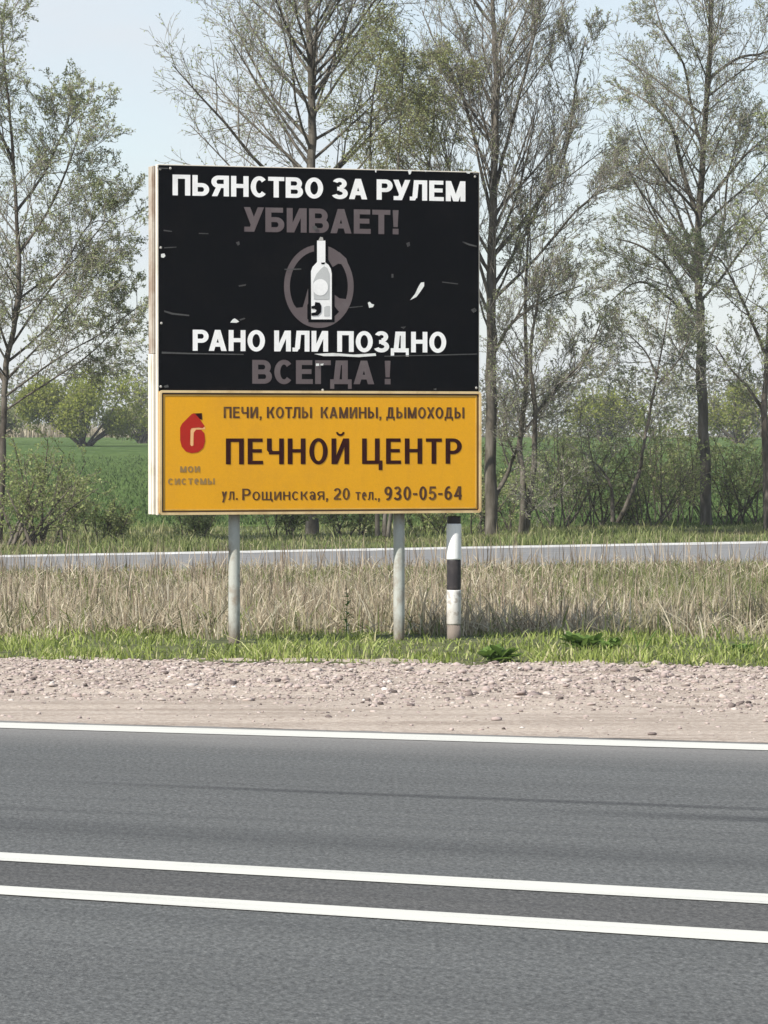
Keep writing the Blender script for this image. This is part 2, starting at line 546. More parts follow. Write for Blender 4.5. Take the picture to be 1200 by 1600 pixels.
YS = [-80, -40, -20, 0, 10, 20, 30, 40, 50, 60, 70, 82, 90, 100, 115, 130, 150, 175, 200, 230, 260, 290, 332, 420, 600, 900, 1500, 2600]
V = [(x, y, terrain(x, y)) for x in XS for y in YS]
ny = len(YS)
Q = [(i * ny + j, (i + 1) * ny + j, (i + 1) * ny + j + 1, i * ny + j + 1) for i in range(len(XS) - 1) for j in range(ny - 1)]
tag(mesh_np('ground', V, Q, None, [M['ground']], smooth=True), kind='structure')
fy = [y for y in YS if 82 <= y <= 332]
V = [(x, y, terrain(x, y) + 0.02) for x in XS for y in fy]
ny = len(fy)
Q = [(i * ny + j, (i + 1) * ny + j, (i + 1) * ny + j + 1, i * ny + j + 1) for i in range(len(XS) - 1) for j in range(ny - 1)]
tag(mesh_np('field', V, Q, None, [M['field']], smooth=True), kind='structure')


def road_strip(name, lo, hi, z, mat, rows=2):
    o = strip(name, lo, hi, z, mat, XR, rows, road_v)
    return tag(o, kind='structure')


# asphalt gets rows that coincide with the painted lines so the UVs stay straight
V, Q, UV = [], [], []
rowsf = [near_edge, l3b, l2b, lambda X: 0.5 * (l2b(X) + l1b(X)), l1b, asph_edge]
for X in XR:
    for f in rowsf:
        V.append((X, f(X), 0.012)); UV.append((X * 1.1, road_v(X, f(X))))
nr = len(rowsf)
Q = [(i * nr + j, (i + 1) * nr + j, (i + 1) * nr + j + 1, i * nr + j + 1) for i in range(len(XR) - 1) for j in range(nr - 1)]
o = mesh_np('road', V, Q, None, [M['asphalt']])
ul = o.data.uv_layers.new(name='UVMap')
idx = np.zeros(len(o.data.loops), np.int32); o.data.loops.foreach_get('vertex_index', idx)
ul.data.foreach_set('uv', np.asarray(UV, np.float32)[idx].ravel())
tag(o, kind='structure')
road_strip('road_marking', l3b, l3a, 0.016, M['line'])
road_strip('road_marking', l2b, l2a, 0.016, M['line'])
road_strip('road_marking', l1b, l1a, 0.016, M['line'])
def vnoise(x, y, s, seed=0):
    """cheap smooth value noise 0..1"""
    r = np.random.default_rng(seed)
    a = 0
    for k in range(4):
        th = r.uniform(0, 6.28); fr = s * (0.6 + 0.5 * k); ph = r.uniform(0, 6.28)
        a = a + np.sin((x * np.cos(th) + y * np.sin(th)) * fr + ph + 1.3 * np.sin((x * np.sin(th) - y * np.cos(th)) * fr * .7 + ph * 2))
    return np.clip(0.5 + a / 5.0, 0, 1)


def relief(X, y, t):
    """lumpy gravel bank: rough in the upper part, packed smooth by the asphalt"""
    k = np.clip((t - .3) / .25, 0, 1)
    h = .05 * (vnoise(X, y * 1.6, 2.1, 91) - .4) + .035 * (vnoise(X, y * 1.4, 6.5, 92) - .5) + .02 * (vnoise(X, y, 17, 93) - .5)
    return .01 + np.maximum(0, .015 * t + .6 * h) * k + .006 * vnoise(X, y, 5, 94) * (1 - k)


xs = sorted(set(XR + [round(v, 3) for v in np.arange(-9, 9.01, .06)]))
rows_ = 120
V, Q = [], []
for X in xs:
    lo_y, hi_y = asph_edge(X) - .05, grass_edge(X) + .5
    tt = np.linspace(0, 1, rows_); yy = lo_y + (hi_y - lo_y) * tt
    zz_ = relief(np.full(rows_, X), yy, tt) if abs(X) <= 9 else np.full(rows_, .01)
    V.append(np.c_[np.full(rows_, X), yy, zz_])
V = np.concatenate(V)
ii = (np.arange(len(xs) - 1)[:, None] * rows_ + np.arange(rows_ - 1)[None]).ravel()
tag(mesh_np('gravel_shoulder', V, np.stack([ii, ii + rows_, ii + rows_ + 1, ii + 1], 1), None, [M['sand']], smooth=True), kind='structure')


def bank_z(x, y):
    lo_y, hi_y = asph_edge(x) - .05, grass_edge(x) + .5
    return float(relief(np.array(x), np.array(y), np.array((y - lo_y) / (hi_y - lo_y))))


# turf sod with a broken soil edge above the gravel
TURF = 0.03
def turf_edge(X): return grass_edge(X) + .12 + .22 * (float(vnoise(np.array(X), np.array(0.), 3.1, 3)) - .5) + .12 * (float(vnoise(np.array(X), np.array(0.), 11., 4)) - .5)
V, Q = [], []
for X in xs:
    e = turf_edge(X)
    V += [(X, e - .02, .0), (X, e, TURF * .75), (X, e + .12, TURF), (X, 36.5, TURF * .8), (X, 38.3, .012)]
for i in range(len(xs) - 1):
    for j in range(4): Q.append((i * 5 + j, (i + 1) * 5 + j, (i + 1) * 5 + j + 1, i * 5 + j + 1))
tag(mesh_np('verge', V, Q, None, [M['green_turf']]), kind='structure')
tag(strip('far_road', fr_near, fr_far, 0.012, M['far_asphalt']), kind='structure')
tag(strip('far_road_edge', fr_far, fr_rim, 0.016, M['far_shoulder']), kind='structure')
tag(strip('far_verge', lambda X: fr_rim(X) - .02, lambda X: 82.5, 0.008, M['green_turf'], rows=3), kind='structure')

# ------------------------------------------------------------------ gravel stones (uncountable)
rng = np.random.default_rng(7)


def ico():
    t = (1 + 5 ** 0.5) / 2
    v = np.array([(-1, t, 0), (1, t, 0), (-1, -t, 0), (1, -t, 0), (0, -1, t), (0, 1, t), (0, -1, -t), (0, 1, -t), (t, 0, -1), (t, 0, 1), (-t, 0, -1), (-t, 0, 1)], float)
    v /= np.linalg.norm(v[0])
    f = [(0, 11, 5), (0, 5, 1), (0, 1, 7), (0, 7, 10), (0, 10, 11), (1, 5, 9), (5, 11, 4), (11, 10, 2), (10, 7, 6), (7, 1, 8), (3, 9, 4), (3, 4, 2), (3, 2, 6), (3, 6, 8), (3, 8, 9),
         (4, 9, 5), (2, 4, 11), (6, 2, 10), (8, 6, 7), (9, 8, 1)]
    global ICO_F
    ICO_F = list(f)
    vs = [tuple(x) for x in v]; cache = {}; nf = []
    def mid(a, b):
        k = (min(a, b), max(a, b))
        if k not in cache:
            m = (np.array(vs[a]) + np.array(vs[b])) / 2; m /= np.linalg.norm(m)
            cache[k] = len(vs); vs.append(tuple(m))
        return cache[k]
    for a, b, c in f:
        x, y, z = mid(a, b), mid(b, c), mid(c, a)
        nf += [(a, x, z), (b, y, x), (c, z, y), (x, y, z)]
    return np.array(vs), np.array(nf)


IV, IF = ico()


def stones(n, xlo, xhi, ysample, size, name):
    Vs, Ts = [], []
    variants = []
    base, tri = IV[:12], np.array(ICO_F)
    for k in range(18):
        cut = base * rng.uniform(0.72, 1.2, (12, 1))
        for _ in range(3):      # flat fracture faces
            d = rng.normal(size=3); d /= np.linalg.norm(d)
            ex = cut @ d - rng.uniform(0.35, 0.7)
            cut = cut - np.outer(np.clip(ex, 0, None), d)
        variants.append(cut)
    for k in range(n):
        x = rng.uniform(xlo, xhi)
        y = ysample(x)
        s = size(y, x)
        v = variants[rng.integers(18)] * np.array([rng.uniform(.8, 1.5), rng.uniform(.7, 1.2), rng.uniform(.35, .7)]) * s
        a = rng.uniform(0, 6.28); tl = rng.uniform(-.35, .35)
        ca, sa = math.cos(a), math.sin(a)
        v = v @ np.array([[1, 0, 0], [0, math.cos(tl), math.sin(tl)], [0, -math.sin(tl), math.cos(tl)]])
        v = v @ np.array([[ca, sa, 0], [-sa, ca, 0], [0, 0, 1]])
        v = v + np.array([x, y, bank_z(x, y) + s * rng.uniform(-0.2, 0.3)])
        Ts.append(tri + len(Vs) * 12); Vs.append(v)
    return mesh_np(name, np.concatenate(Vs), None, np.concatenate(Ts), [M['stone']])


def ys_gravel(x):
    hi = grass_edge(x) + 0.15
    lo = asph_edge(x)
    t = rng.beta(1.7, 1.1)
    return lo + (hi - lo) * (0.28 + 0.74 * t)


def ys_loose(x):
    lo, hi = asph_edge(x) + 0.15, grass_edge(x)
    return lo + (hi - lo) * rng.uniform(0, 0.5)


o = stones(30000, -7, 7, ys_gravel, lambda y, x: float(np.clip(rng.lognormal(-4.6, 0.55), 0.007, 0.045)), 'gravel')
tag(o, 'coarse pinkish grey crushed stones heaped along the shoulder', 'gravel', kind='stuff')
o = stones(700, -6, 6, ys_loose, lambda y, x: float(np.clip(rng.lognormal(-4.3, 0.5), 0.006, 0.035)), 'loose_stones')
tag(o, 'small loose stones scattered over the sandy edge by the white line', 'stones', kind='stuff')

# ------------------------------------------------------------------ grass (uncountable)
def blades(name, P, H, Wd, lean, mat, droop=0.5, seg=2):
    """P (n,2 or 3) roots, H heights, Wd widths"""
    n = len(P)
    if P.shape[1] == 2: P = np.c_[P, np.zeros(n)]
    az = rng.uniform(0, 2 * np.pi, n)
    ln = rng.normal(0, lean, n)
    la = rng.uniform(0, 2 * np.pi, n)
    ux, uy = np.cos(az), np.sin(az)
    dx, dy = np.cos(la) * ln, np.sin(la) * ln
    rows = []
    ts = np.linspace(0, 1, seg + 1)
    for t in ts[:-1]:
        c = P + np.c_[dx * t ** 1.7 * H * (1 + droop), dy * t ** 1.7 * H * (1 + droop), t * H * (1 - droop * 0.3 * t * np.abs(ln))]
        w = (Wd * (1 - 0.45 * t) / 2)[:, None]
        u = np.c_[ux, uy, np.zeros(n)]
        rows += [c - u * w, c + u * w]
    t = 1.0
    tip = P + np.c_[dx * H * (1 + droop), dy * H * (1 + droop), H * (1 - droop * 0.3 * np.abs(ln))]
    rows.append(tip)
    k = len(rows)
    V = np.stack(rows, 1).reshape(-1, 3)
    base = np.arange(n) * k
    Qs = [np.stack([base + 2 * i, base + 2 * i + 1, base + 2 * i + 3, base + 2 * i + 2], 1) for i in range(seg - 1)]
    Q = np.concatenate(Qs) if Qs else None
    T = np.stack([base + k - 3, base + k - 2, base + k - 1], 1)
    return mesh_np(name, V, Q, T, [mat])


def ge(x): return np.array([grass_edge(v) for v in x])


# front green strip
n = 34000
x = rng.uniform(-7.5, 7.5, n)
edge = np.array([turf_edge(v) for v in x]) + .01
y = edge + (38.4 - edge) * rng.beta(1.0, 1.15, n)
dens = vnoise(x, y, 2.2, 5)
keep = (rng.uniform(0, 1, n) < 0.2 + 1.0 * dens)
x, y, dens = x[keep], y[keep], dens[keep]
h = rng.uniform(0.03, 0.105, len(x)) * (0.3 + 1.15 * vnoise(x, y, 3.3, 9)) * np.where(rng.uniform(size=len(x)) > .975, 1.9, 1)
for cx_ in (-1.36, .14, .63):          # thin trodden turf at the feet of the posts
    h = np.where((np.abs(x - cx_) < .22) & (y > 34.9), h * .35, h)
zt_ = np.interp(y - np.array([grass_edge(v) for v in x]), [0, .2, 4.2, 6], [TURF * .7, TURF * .9, TURF * .75, .012])
tag(blades('green_grass', np.c_[x, y, zt_], h, rng.uniform(0.007, 0.018, len(x)), 0.6, M['grass']),
    'bright green spring grass growing in a strip behind the gravel', 'grass', kind='stuff')

# dry stand between the two roads
def frn(x): return np.array([fr_near(v) for v in x])
n = 90000
x = rng.uniform(-8.5, 8.5, n)
far = frn(x) - 0.3
lo = 36.5 + 1.8 * vnoise(x, x * 0, 2.9, 12)
y = lo + (far - lo) * rng.beta(0.85, 1.25, n)
cl = vnoise(x, y, 2.6, 21)
keep = rng.uniform(size=n) < (0.06 + 1.25 * cl ** 1.6) * (1 - .55 * np.clip((x - 1.4) / 1.2, 0, 1) * np.clip((y - 40.5) / 3, 0, 1))
x, y, far, cl = x[keep], y[keep], far[keep], cl[keep]
t = (y - 37) / (far - 37)
h = rng.uniform(0.1, 0.40, len(x)) * (1.0 - 0.8 * t) * (0.3 + 1.2 * vnoise(x, y, 1.9, 31))
tag(blades('dry_grass', np.c_[x, y], h, rng.uniform(0.006, 0.019, len(x)), 0.38, M['dry'], seg=3),
    'pale dead grass and stalks standing between the two roads', 'dry grass', kind='stuff')
# flattened thatch lying between the stalks
n = 22000
x = rng.uniform(-8.5, 8.5, n); far = frn(x)
y = 37.2 + (far - 37.2) * rng.beta(.9, 1.2, n)
tag(blades('fallen_grass', np.c_[x, y, rng.uniform(0, .1, n)], rng.uniform(.08, .2, n), rng.uniform(.007, .02, n), 1.3, M['dry'], seg=3),
    'flattened bleached grass lying between the dead stalks', 'dry grass', kind='stuff')
# thin taller straws
n = 3600
x = rng.uniform(-8, 8, n); far = frn(x) - .5
y = 37.5 + (far - 37.5) * rng.uniform(0, 1, n)
faredge = rng.uniform(size=n) < .2
y = np.where(faredge, far - rng.uniform(0, 2.5, n), y)
h = rng.uniform(0.3, 0.58, n) * np.where(faredge, 1.1, 1.0 - 0.4 * (y - 37) / 20)
tag(blades('dry_stalks', np.c_[x, y], h, rng.uniform(0.006, 0.015, n), 0.12, M['dry_dark'], seg=3),
    'thin tall brown straws sticking up above the dead grass', 'dry stalks', kind='stuff')
# fresh green coming up through the dry stand, strongest at the right and at the back
n = 80000
x = rng.uniform(-8, 8, n); far = frn(x) + .2
y = 37 + (far - .6 - 37) * rng.uniform(0, 1, n)
p = 0.09 + 0.3 * np.clip((y - 46) / 8, 0, 1) + np.clip((x - 1.6) / 2.0, 0, 1) * np.clip((y - 39.5) / 5, 0, 1) * 1.3
p *= 0.4 + 1.1 * vnoise(x, y, 1.6, 44)
keep = rng.uniform(size=n) < p
x, y = x[keep], y[keep]
h = rng.uniform(0.12, 0.34, len(x)) * (1.15 - .7 * (y - 37) / 20)
tag(blades('fresh_grass', np.c_[x, y], h, rng.uniform(0.009, 0.022, len(x)), 0.4, M['fresh'], seg=2),
    'fresh olive green grass coming up through the dead stand', 'grass', kind='stuff')
# verge beyond the far road
def frr(x): return np.array([fr_rim(v) for v in x])
n = 36000
x = rng.uniform(-13, 13, n); lo = frr(x) + 0.05
y = lo + (84 - lo) * rng.beta(0.9, 1.2, n)
h = rng.uniform(0.05, 0.17, n) * (0.4 + 1.0 * vnoise(x, y, 1.1, 52)) * np.where(rng.uniform(size=n) > .985, 2.2, 1)
tag(blades('verge_grass', np.c_[x, y], h, rng.uniform(0.012, 0.03, n), 0.4, M['far_grass']),
    'rough yellow green grass along the far roadside under the trees', 'grass', kind='stuff')
# crop rows seen at a grazing angle
n = 60000
x = rng.uniform(-24, 24, n); y = 83 + 110 * rng.beta(0.8, 1.6, n)
keep = np.abs(x) < y * 0.115 + 2
x, y = x[keep], y[keep]
z = np.array([terrain(a, b) for a, b in zip(x, y)]) + 0.02
tag(blades('crop', np.c_[x, y, z], rng.uniform(0.05, 0.14, len(x)), rng.uniform(0.02, 0.05, len(x)), 0.5, M['field_blade']),
    'dense young green cereal crop covering the near part of the field', 'crop', kind='stuff')

# ------------------------------------------------------------------ trees
class Plant:
    def __init__(s, seed):
        s.r = random.Random(seed)
        s.trunk, s.twigs = [], []
        s.leafV = []

    def rv(s):
        r = s.r
        while True:
            v = Vector((r.uniform(-1, 1), r.uniform(-1, 1), r.uniform(-1, 1)))
            if 0.01 < v.length_squared <= 1: return v.normalized()

    def side(s, d, ang, flat=0.0):
        """a direction at ang from d with random azimuth"""
        p = s.rv()
        p = (p - d * p.dot(d))
        if flat: p.y *= (1 - flat)
        if p.length < 1e-3: p = Vector((1, 0, 0))
        p.normalize()
        return (d * math.cos(ang) + p * math.sin(ang)).normalized()

    def grow(s, p0, d, length, r0, level, P):
        r = s.r
        n = 5 if level <= 1 else (4 if level == 2 else 3)
        pts, rad = [p0.copy()], [r0]
        step = length / n
        d = d.copy()
        wob = P['wobble'] * (1 if level > 1 else 0.8)
        for i in range(n):
            d = (d + s.rv() * wob + Vector((0, 0, 1)) * P['up'] * (1.0 if level < 3 else .5)).normalized()
            pts.append(pts[-1] + d * step)
            rad.append(max(P['rmin'], r0 * (1 - (i + 1) / n * 0.78)))
        (s.trunk if level <= 1 and r0 > 0.022 else s.twigs).append((pts, rad, 6 if r0 > 0.03 else (4 if r0 > 0.014 else 3)))
        if level >= P['levels']:
            s.leaves(pts, P)
            return
        k = P['kids'][level]
        k = int(k) + (1 if r.random() < k % 1 else 0)
        for i in range(k):
            t = P['t0'] + (1 - P['t0']) * ((i + r.random()) / k)
            j = min(n - 1, int(t * n)); f = t * n - j
            q = pts[j].lerp(pts[j + 1], f)
            dd = (pts[j + 1] - pts[j]).normalized()
            ln = length * P['ratio'][level] * r.uniform(0.65, 1.25) * (1.1 - 0.45 * t)
            rr = max(P['rmin'], min(rad[j] * 0.62, 0.0095 * ln ** 0.9 + 0.003))
            s.grow(q, s.side(dd, R(r.uniform(*P['angle']))), ln, rr, level + 1, P)
        if level >= 2: s.leaves(pts, P, 0.5)

    def leaves(s, pts, P, mul=1.0):
        r = s.r
        k = P['leaf_n'] * mul
        k = int(k) + (1 if r.random() < k % 1 else 0)
        zr = P.get('leaf_z')
        for _ in range(k):
            j = r.randrange(1, len(pts))
            c = pts[j - 1].lerp(pts[j], r.random())
            if zr and r.random() > zr(c): continue
            c = c + s.rv() * P['leaf_off'] * r.random()
            a = s.rv(); a.z *= 0.8
            a.normalize()
            b = a.cross(s.rv())
            if b.length < 1e-3: continue
            b.normalize()
            L_ = P['leaf'] * r.uniform(0.6, 1.35)
            w = L_ * 0.34
            s.leafV += [c - a * L_ * .5, c - b * w, c + a * L_ * .5, c + b * w]

    def stem(s, pts, rads, P, nlimb, len0, len1, tstart=0.25, level=1, limb_r=None, angle=None):
        """an explicit stem through given points + automatic limbs along it"""
        r = s.r
        dense = []
        rad = []
        m = len(pts)
        for i in range(m - 1):
            p_1 = pts[max(0, i - 1)]; p0 = pts[i]; p1 = pts[i + 1]; p2 = pts[min(m - 1, i + 2)]
            for k in range(4):
                t = k / 4
                q = 0.5 * ((2 * p0) + (p1 - p_1) * t + (2 * p_1 - 5 * p0 + 4 * p1 - p2) * t * t + (3 * p0 - p_1 - 3 * p1 + p2) * t ** 3)
                if i or k: q = q + s.rv() * min(0.02, rads[i] * 0.25)
                dense.append(q); rad.append((rads[i] + (rads[i + 1] - rads[i]) * t) * r.uniform(.95, 1.06))
        dense.append(pts[-1].copy()); rad.append(rads[-1])
        s.trunk.append((dense, rad, 9 if rads[0] > .05 else 6))
        N = len(dense) - 1
        for i in range(nlimb):
            t = tstart + (1 - tstart) * (i + r.random()) / nlimb
            j = min(N - 1, int(t * N))
            q = dense[j].lerp(dense[j + 1], t * N - j)
            dd = (dense[j + 1] - dense[j]).normalized()
            u = (t - tstart) / (1 - tstart)
            ln = (len0 + (len1 - len0) * u) * r.uniform(0.7, 1.2)
            ang = r.uniform(*(angle or P['limb_angle']))
            rr = max(0.008, min(rad[j] * 0.5, 0.0115 * ln))
            s.grow(q, s.side(dd, R(ang)), ln, rr, level, P)

    def tubes(s, name, items, mat, parent):
        groups = {}
        for pts, rad, ns in items: groups.setdefault((len(pts), ns), []).append((pts, rad))
        Vs, Qs, base = [], [], 0
        for (n, ns), it in groups.items():
            P_ = np.array([[tuple(p) for p in pts] for pts, _ in it])           # b,n,3
            Rr = np.array([rad for _, rad in it])[:, :, None, None]
            T = np.gradient(P_, axis=1)
            T /= np.linalg.norm(T, axis=2, keepdims=True) + 1e-9
            ref = np.where(np.abs(T[:, :1, 2:3]) > 0.8, np.array([[[1.0, 0, 0]]]), np.array([[[0, 0, 1.0]]]))
            A = np.cross(T, np.broadcast_to(ref, T.shape)); A /= np.linalg.norm(A, axis=2, keepdims=True) + 1e-9
            B = np.cross(T, A)
            an = np.arange(ns) * 2 * np.pi / ns
            ring = P_[:, :, None, :] + Rr * (np.cos(an)[None, None, :, None] * A[:, :, None, :] + np.sin(an)[None, None, :, None] * B[:, :, None, :])
            b = len(it)
            Vs.append(ring.reshape(-1, 3))
            ids = base + np.arange(b * n * ns).reshape(b, n, ns)
            nx = np.roll(ids, -1, axis=2)
            Qs.append(np.stack([ids[:, :-1], nx[:, :-1], nx[:, 1:], ids[:, 1:]], -1).reshape(-1, 4))
            base += b * n * ns
        return mesh_np(name, np.concatenate(Vs), np.concatenate(Qs), None, [mat], parent, smooth=True)

    def build(s, name, base, label, cat, group, bark, twig, leaf, parts=('trunk', 'branches', 'foliage')):
        root = empty(name, base)
        tag(root, label, cat, group)
        off = Vector(base)
        def shift(o):
            o.location = -off
            return o
        if s.trunk: shift(s.tubes(parts[0], s.trunk, M[bark], root))
        if s.twigs: shift(s.tubes(parts[1], s.twigs, M[twig], root))
        if s.leafV:
            n = len(s.leafV) // 4
            shift(mesh_np(parts[2], np.array([tuple(v) for v in s.leafV]), np.arange(n * 4).reshape(n, 4), None, [M[leaf]], root))
        return root


DEF = dict(wobble=0.16, up=0.07, levels=4, kids={1: 8, 2: 6, 3: 3}, ratio={1: 0.42, 2: 0.5, 3: 0.55}, angle=(28, 58), limb_angle=(38, 62), t0=0.22, rmin=0.0038,
           leaf_n=1.6, leaf=0.05, leaf_off=0.05)
def params(**k):
    d = dict(DEF); d.update(k); return d


def pix(Y, lst, dy=None):
    """photo points at depth Y -> world; a little depth wander so stems are not flat"""
    out = []
    for i, (x, y) in enumerate(lst):
        out.append(at(x, y, Y + (dy[i] if dy else 0)))
    return out


GR_TREES = 'bare spring trees along the far roadside'
GR_SHRUB = 'low shrubs under the roadside trees'


def rads(r0, r1, n, p=0.9): return [r0 + (r1 - r0) * (i / (n - 1)) ** p for i in range(n)]


# 1 far left
P = params(leaf_n=1.9, kids={1: 9, 2: 6, 3: 2.5}, wobble=0.22, leaf=0.038)
t = Plant(11)
st = pix(70, [(-4, 858), (2, 760), (5, 660), (10, 570), (24, 500), (30, 430), (25, 330), (18, 210), (8, 110), (2, 40)])
t.stem(st, rads(.075, .014, len(st)), P, 34, 2.3, 1.0, 0.28)
for pl, r0 in (([(10, 640), (60, 607), (105, 578), (150, 545), (190, 500)], .022), ([(12, 565), (55, 530), (100, 485), (150, 430), (190, 390)], .026),
               ([(26, 470), (60, 445), (95, 425), (140, 350), (185, 350)], .024), ([(26, 330), (70, 270), (95, 215), (120, 185)], .03),
               ([(10, 600), (-40, 520), (-80, 430)], .05), ([(20, 250), (-20, 170), (-60, 100)], .035), ([(14, 545), (80, 450), (130, 390), (165, 345)], .024), ([(8, 620), (90, 560), (160, 520), (215, 480)], .02), ([(26, 400), (75, 330), (110, 250), (125, 200)], .03)):
    s_ = pix(70, pl, [0] + [t.r.uniform(-.6, .6) for _ in pl[1:]])
    t.stem(s_, rads(r0, .009, len(s_)), params(leaf_n=2.2, kids={1: 8, 2: 6, 3: 2.6}, wobble=0.26, leaf=0.036), 13, 1.35, 0.8, 0.2)
t.build('roadside_tree', st[0], 'half leafed tree at the left edge whose crown hangs over the olive bush', 'tree', GR_TREES, 'bark_dark', 'twig', 'bud')

# 2 behind the board, straight trunk
P = params(leaf_n=1.5, kids={1: 10, 2: 6, 3: 2.8}, up=0.07, limb_angle=(42, 62), leaf=0.044, wobble=.15)
t = Plant(22)
st = pix(76, [(488, 838), (486, 640), (485, 440), (485, 300), (488, 190), (486, 100), (479, 0), (476, -120), (478, -260)])
t.stem(st, rads(.13, .03, len(st)), P, 62, 3.5, 1.6, 0.32)
t.build('roadside_tree', st[0], 'bare tree with one straight trunk rising behind the upper left part of the billboard', 'tree', GR_TREES, 'bark_grey', 'twig', 'bud')

# 3 olive birch behind the board
P = params(leaf_n=1.9, kids={1: 7, 2: 6, 3: 3}, up=0.0, limb_angle=(35, 65), leaf=0.04, leaf_off=0.2)
t = Plant(33)
for pl, r0 in (([(590, 838), (584, 600), (580, 400), (579, 260), (582, 160), (597, 75)], .05), ([(600, 838), (612, 640), (618, 450), (622, 260), (628, 150), (632, 60)], .05),
               ([(606, 838), (640, 600), (655, 400), (668, 280), (678, 190), (680, 120)], .045)):
    st = pix(73, pl, [0] + [t.r.uniform(-.5, .5) for _ in pl[1:]])
    t.stem(st, rads(r0, .012, len(st)), P, 24, 1.3, 0.7, 0.38)
t.build('birch_tree', st[0], 'slender birch in olive green leaf showing above the middle of the billboard', 'tree', GR_TREES, 'bark_grey', 'twig_green', 'olive_leaf')

# 4 fanned tree right of the board
P = params(leaf_n=0.8, kids={1: 10, 2: 6, 3: 2.6}, up=0.12, limb_angle=(26, 46), angle=(20, 46), wobble=0.14, leaf=0.034)
t = Plant(44)
st = pix(74.5, [(768, 838), (766, 700), (768, 560), (768, 450), (771, 320), (775, 200), (774, 90), (770, 0), (768, -140)])
t.stem(st, rads(.125, .03, len(st)), P, 44, 3.2, 1.6, 0.28)
for pl, r0 in (([(770, 785), (795, 735), (817, 678), (866, 616), (920, 550)], .05), ([(769, 560), (800, 505), (850, 470), (910, 445)], .04), ([(770, 345), (748, 250), (730, 170), (712, 100)], .04),
               ([(773, 300), (800, 190), (822, 110), (842, 20), (850, -60)], .045), ([(770, 400), (830, 330), (880, 250), (900, 130), (915, 60)], .045), ([(770, 470), (840, 400), (900, 330), (950, 290)], .035)):
    s_ = pix(74.5, pl, [0] + [t.r.uniform(-.7, .7) for _ in pl[1:]])
    t.stem(s_, rads(r0, .012, len(s_)), P, 14, 1.7, 0.8, 0.2)
t.build('roadside_tree', st[0], 'tall bare tree with branches fanning steeply upward just right of the billboard', 'tree', GR_TREES, 'bark_grey', 'twig', 'bud')

# 5 twin thin trunks
P = params(leaf_n=1.0, kids={1: 8, 2: 6, 3: 3}, up=0.09, limb_angle=(30, 52), leaf=0.036)
t = Plant(55)
for pl, r0 in (([(814, 838), (818, 760), (813, 690), (822, 600), (820, 480), (825, 380), (830, 290)], .075), ([(820, 838), (832, 750), (836, 640), (828, 560), (840, 470), (850, 400)], .07),
               ([(833, 650), (870, 605), (912, 562), (940, 500)], .035), ([(818, 815), (832, 795), (838, 780)], .03)):
    st = pix(74.0, pl, [0] + [t.r.uniform(-.3, .3) for _ in pl[1:]])
    t.stem(st, rads(r0, .012, len(st)), P, 16 if len(pl) > 4 else 6, 1.5, 0.8, 0.3)
t.build('roadside_tree', at(817, 838, 74.0), 'smaller bare tree with two thin trunks close together beside the fanned tree', 'tree', GR_TREES, 'bark_grey', 'twig', 'bud')

# 6 bent sapling
P = params(leaf_n=0.8, kids={1: 7, 2: 5, 3: 3}, up=0.05, leaf=.042, wobble=0.22, limb_angle=(35, 65))
t = Plant(66)
for pl, r0, k in (([(966, 815), (985, 775), (1000, 735), (1005, 700), (1014, 650), (1022, 610), (1028, 575), (1037, 530), (1048, 470)], .05, 16), ([(1027, 590), (1010, 552), (985, 525)], .025, 7),
                  ([(1028, 600), (1062, 560), (1078, 520)], .02, 6), ([(957, 815), (956, 770), (946, 742), (928, 722)], .05, 4)):
    st = pix(75, pl, [0] + [t.r.uniform(-.3, .3) for _ in pl[1:]])
    t.stem(st, rads(r0, .01, len(st)), P, k, 1.2, 0.7, 0.3)
t.build('bent_sapling', at(966, 815, 75), 'dark crooked sapling leaning right beside a broken stub, left of the big right hand trunk', 'sapling', GR_TREES, 'bark_dark', 'twig', 'bud')

# 7 large right tree
P = params(leaf_n=1.4, kids={1: 9, 2: 6, 3: 2.6}, up=0.08, limb_angle=(38, 60), leaf=0.036, wobble=0.17)
t = Plant(77)
Y = 83
st = pix(Y, [(1104, 822), (1101, 700), (1096, 590), (1095, 500), (1091, 420), (1093, 320), (1100, 210), (1108, 100), (1112, 0), (1112, -140)])
t.stem(st, rads(.13, .03, len(st)), P, 40, 2.9, 1.4, 0.36)
for pl, r0 in (([(1092, 500), (1068, 460), (1045, 420), (1008, 388), (962, 372)], .06), ([(1090, 335), (1064, 260), (1048, 195), (1005, 155), (955, 132)], .055),
               ([(1094, 330), (1140, 272), (1172, 235), (1215, 200)], .045), ([(1091, 440), (1128, 360), (1136, 285), (1150, 220)], .045), ([(1098, 235), (1080, 165), (1068, 100), (1035, 45), (1015, -30)], .04),
               ([(1106, 125), (1150, 92), (1195, 82), (1230, 60)], .04), ([(1090, 420), (1045, 300), (1010, 285), (965, 255)], .035), ([(1094, 520), (1050, 470), (1000, 440), (955, 470)], .04),
               ([(1097, 590), (1068, 560), (1045, 525)], .03)):
    s_ = pix(Y, pl, [0] + [t.r.uniform(-.8, .8) for _ in pl[1:]])
    t.stem(s_, rads(r0, .012, len(s_)), P, 12, 1.7, 0.8, 0.25)
t.build('roadside_tree', st[0], 'large bare tree with a thick straight trunk and spreading limbs near the right edge', 'tree', GR_TREES, 'bark_grey', 'twig', 'bud')

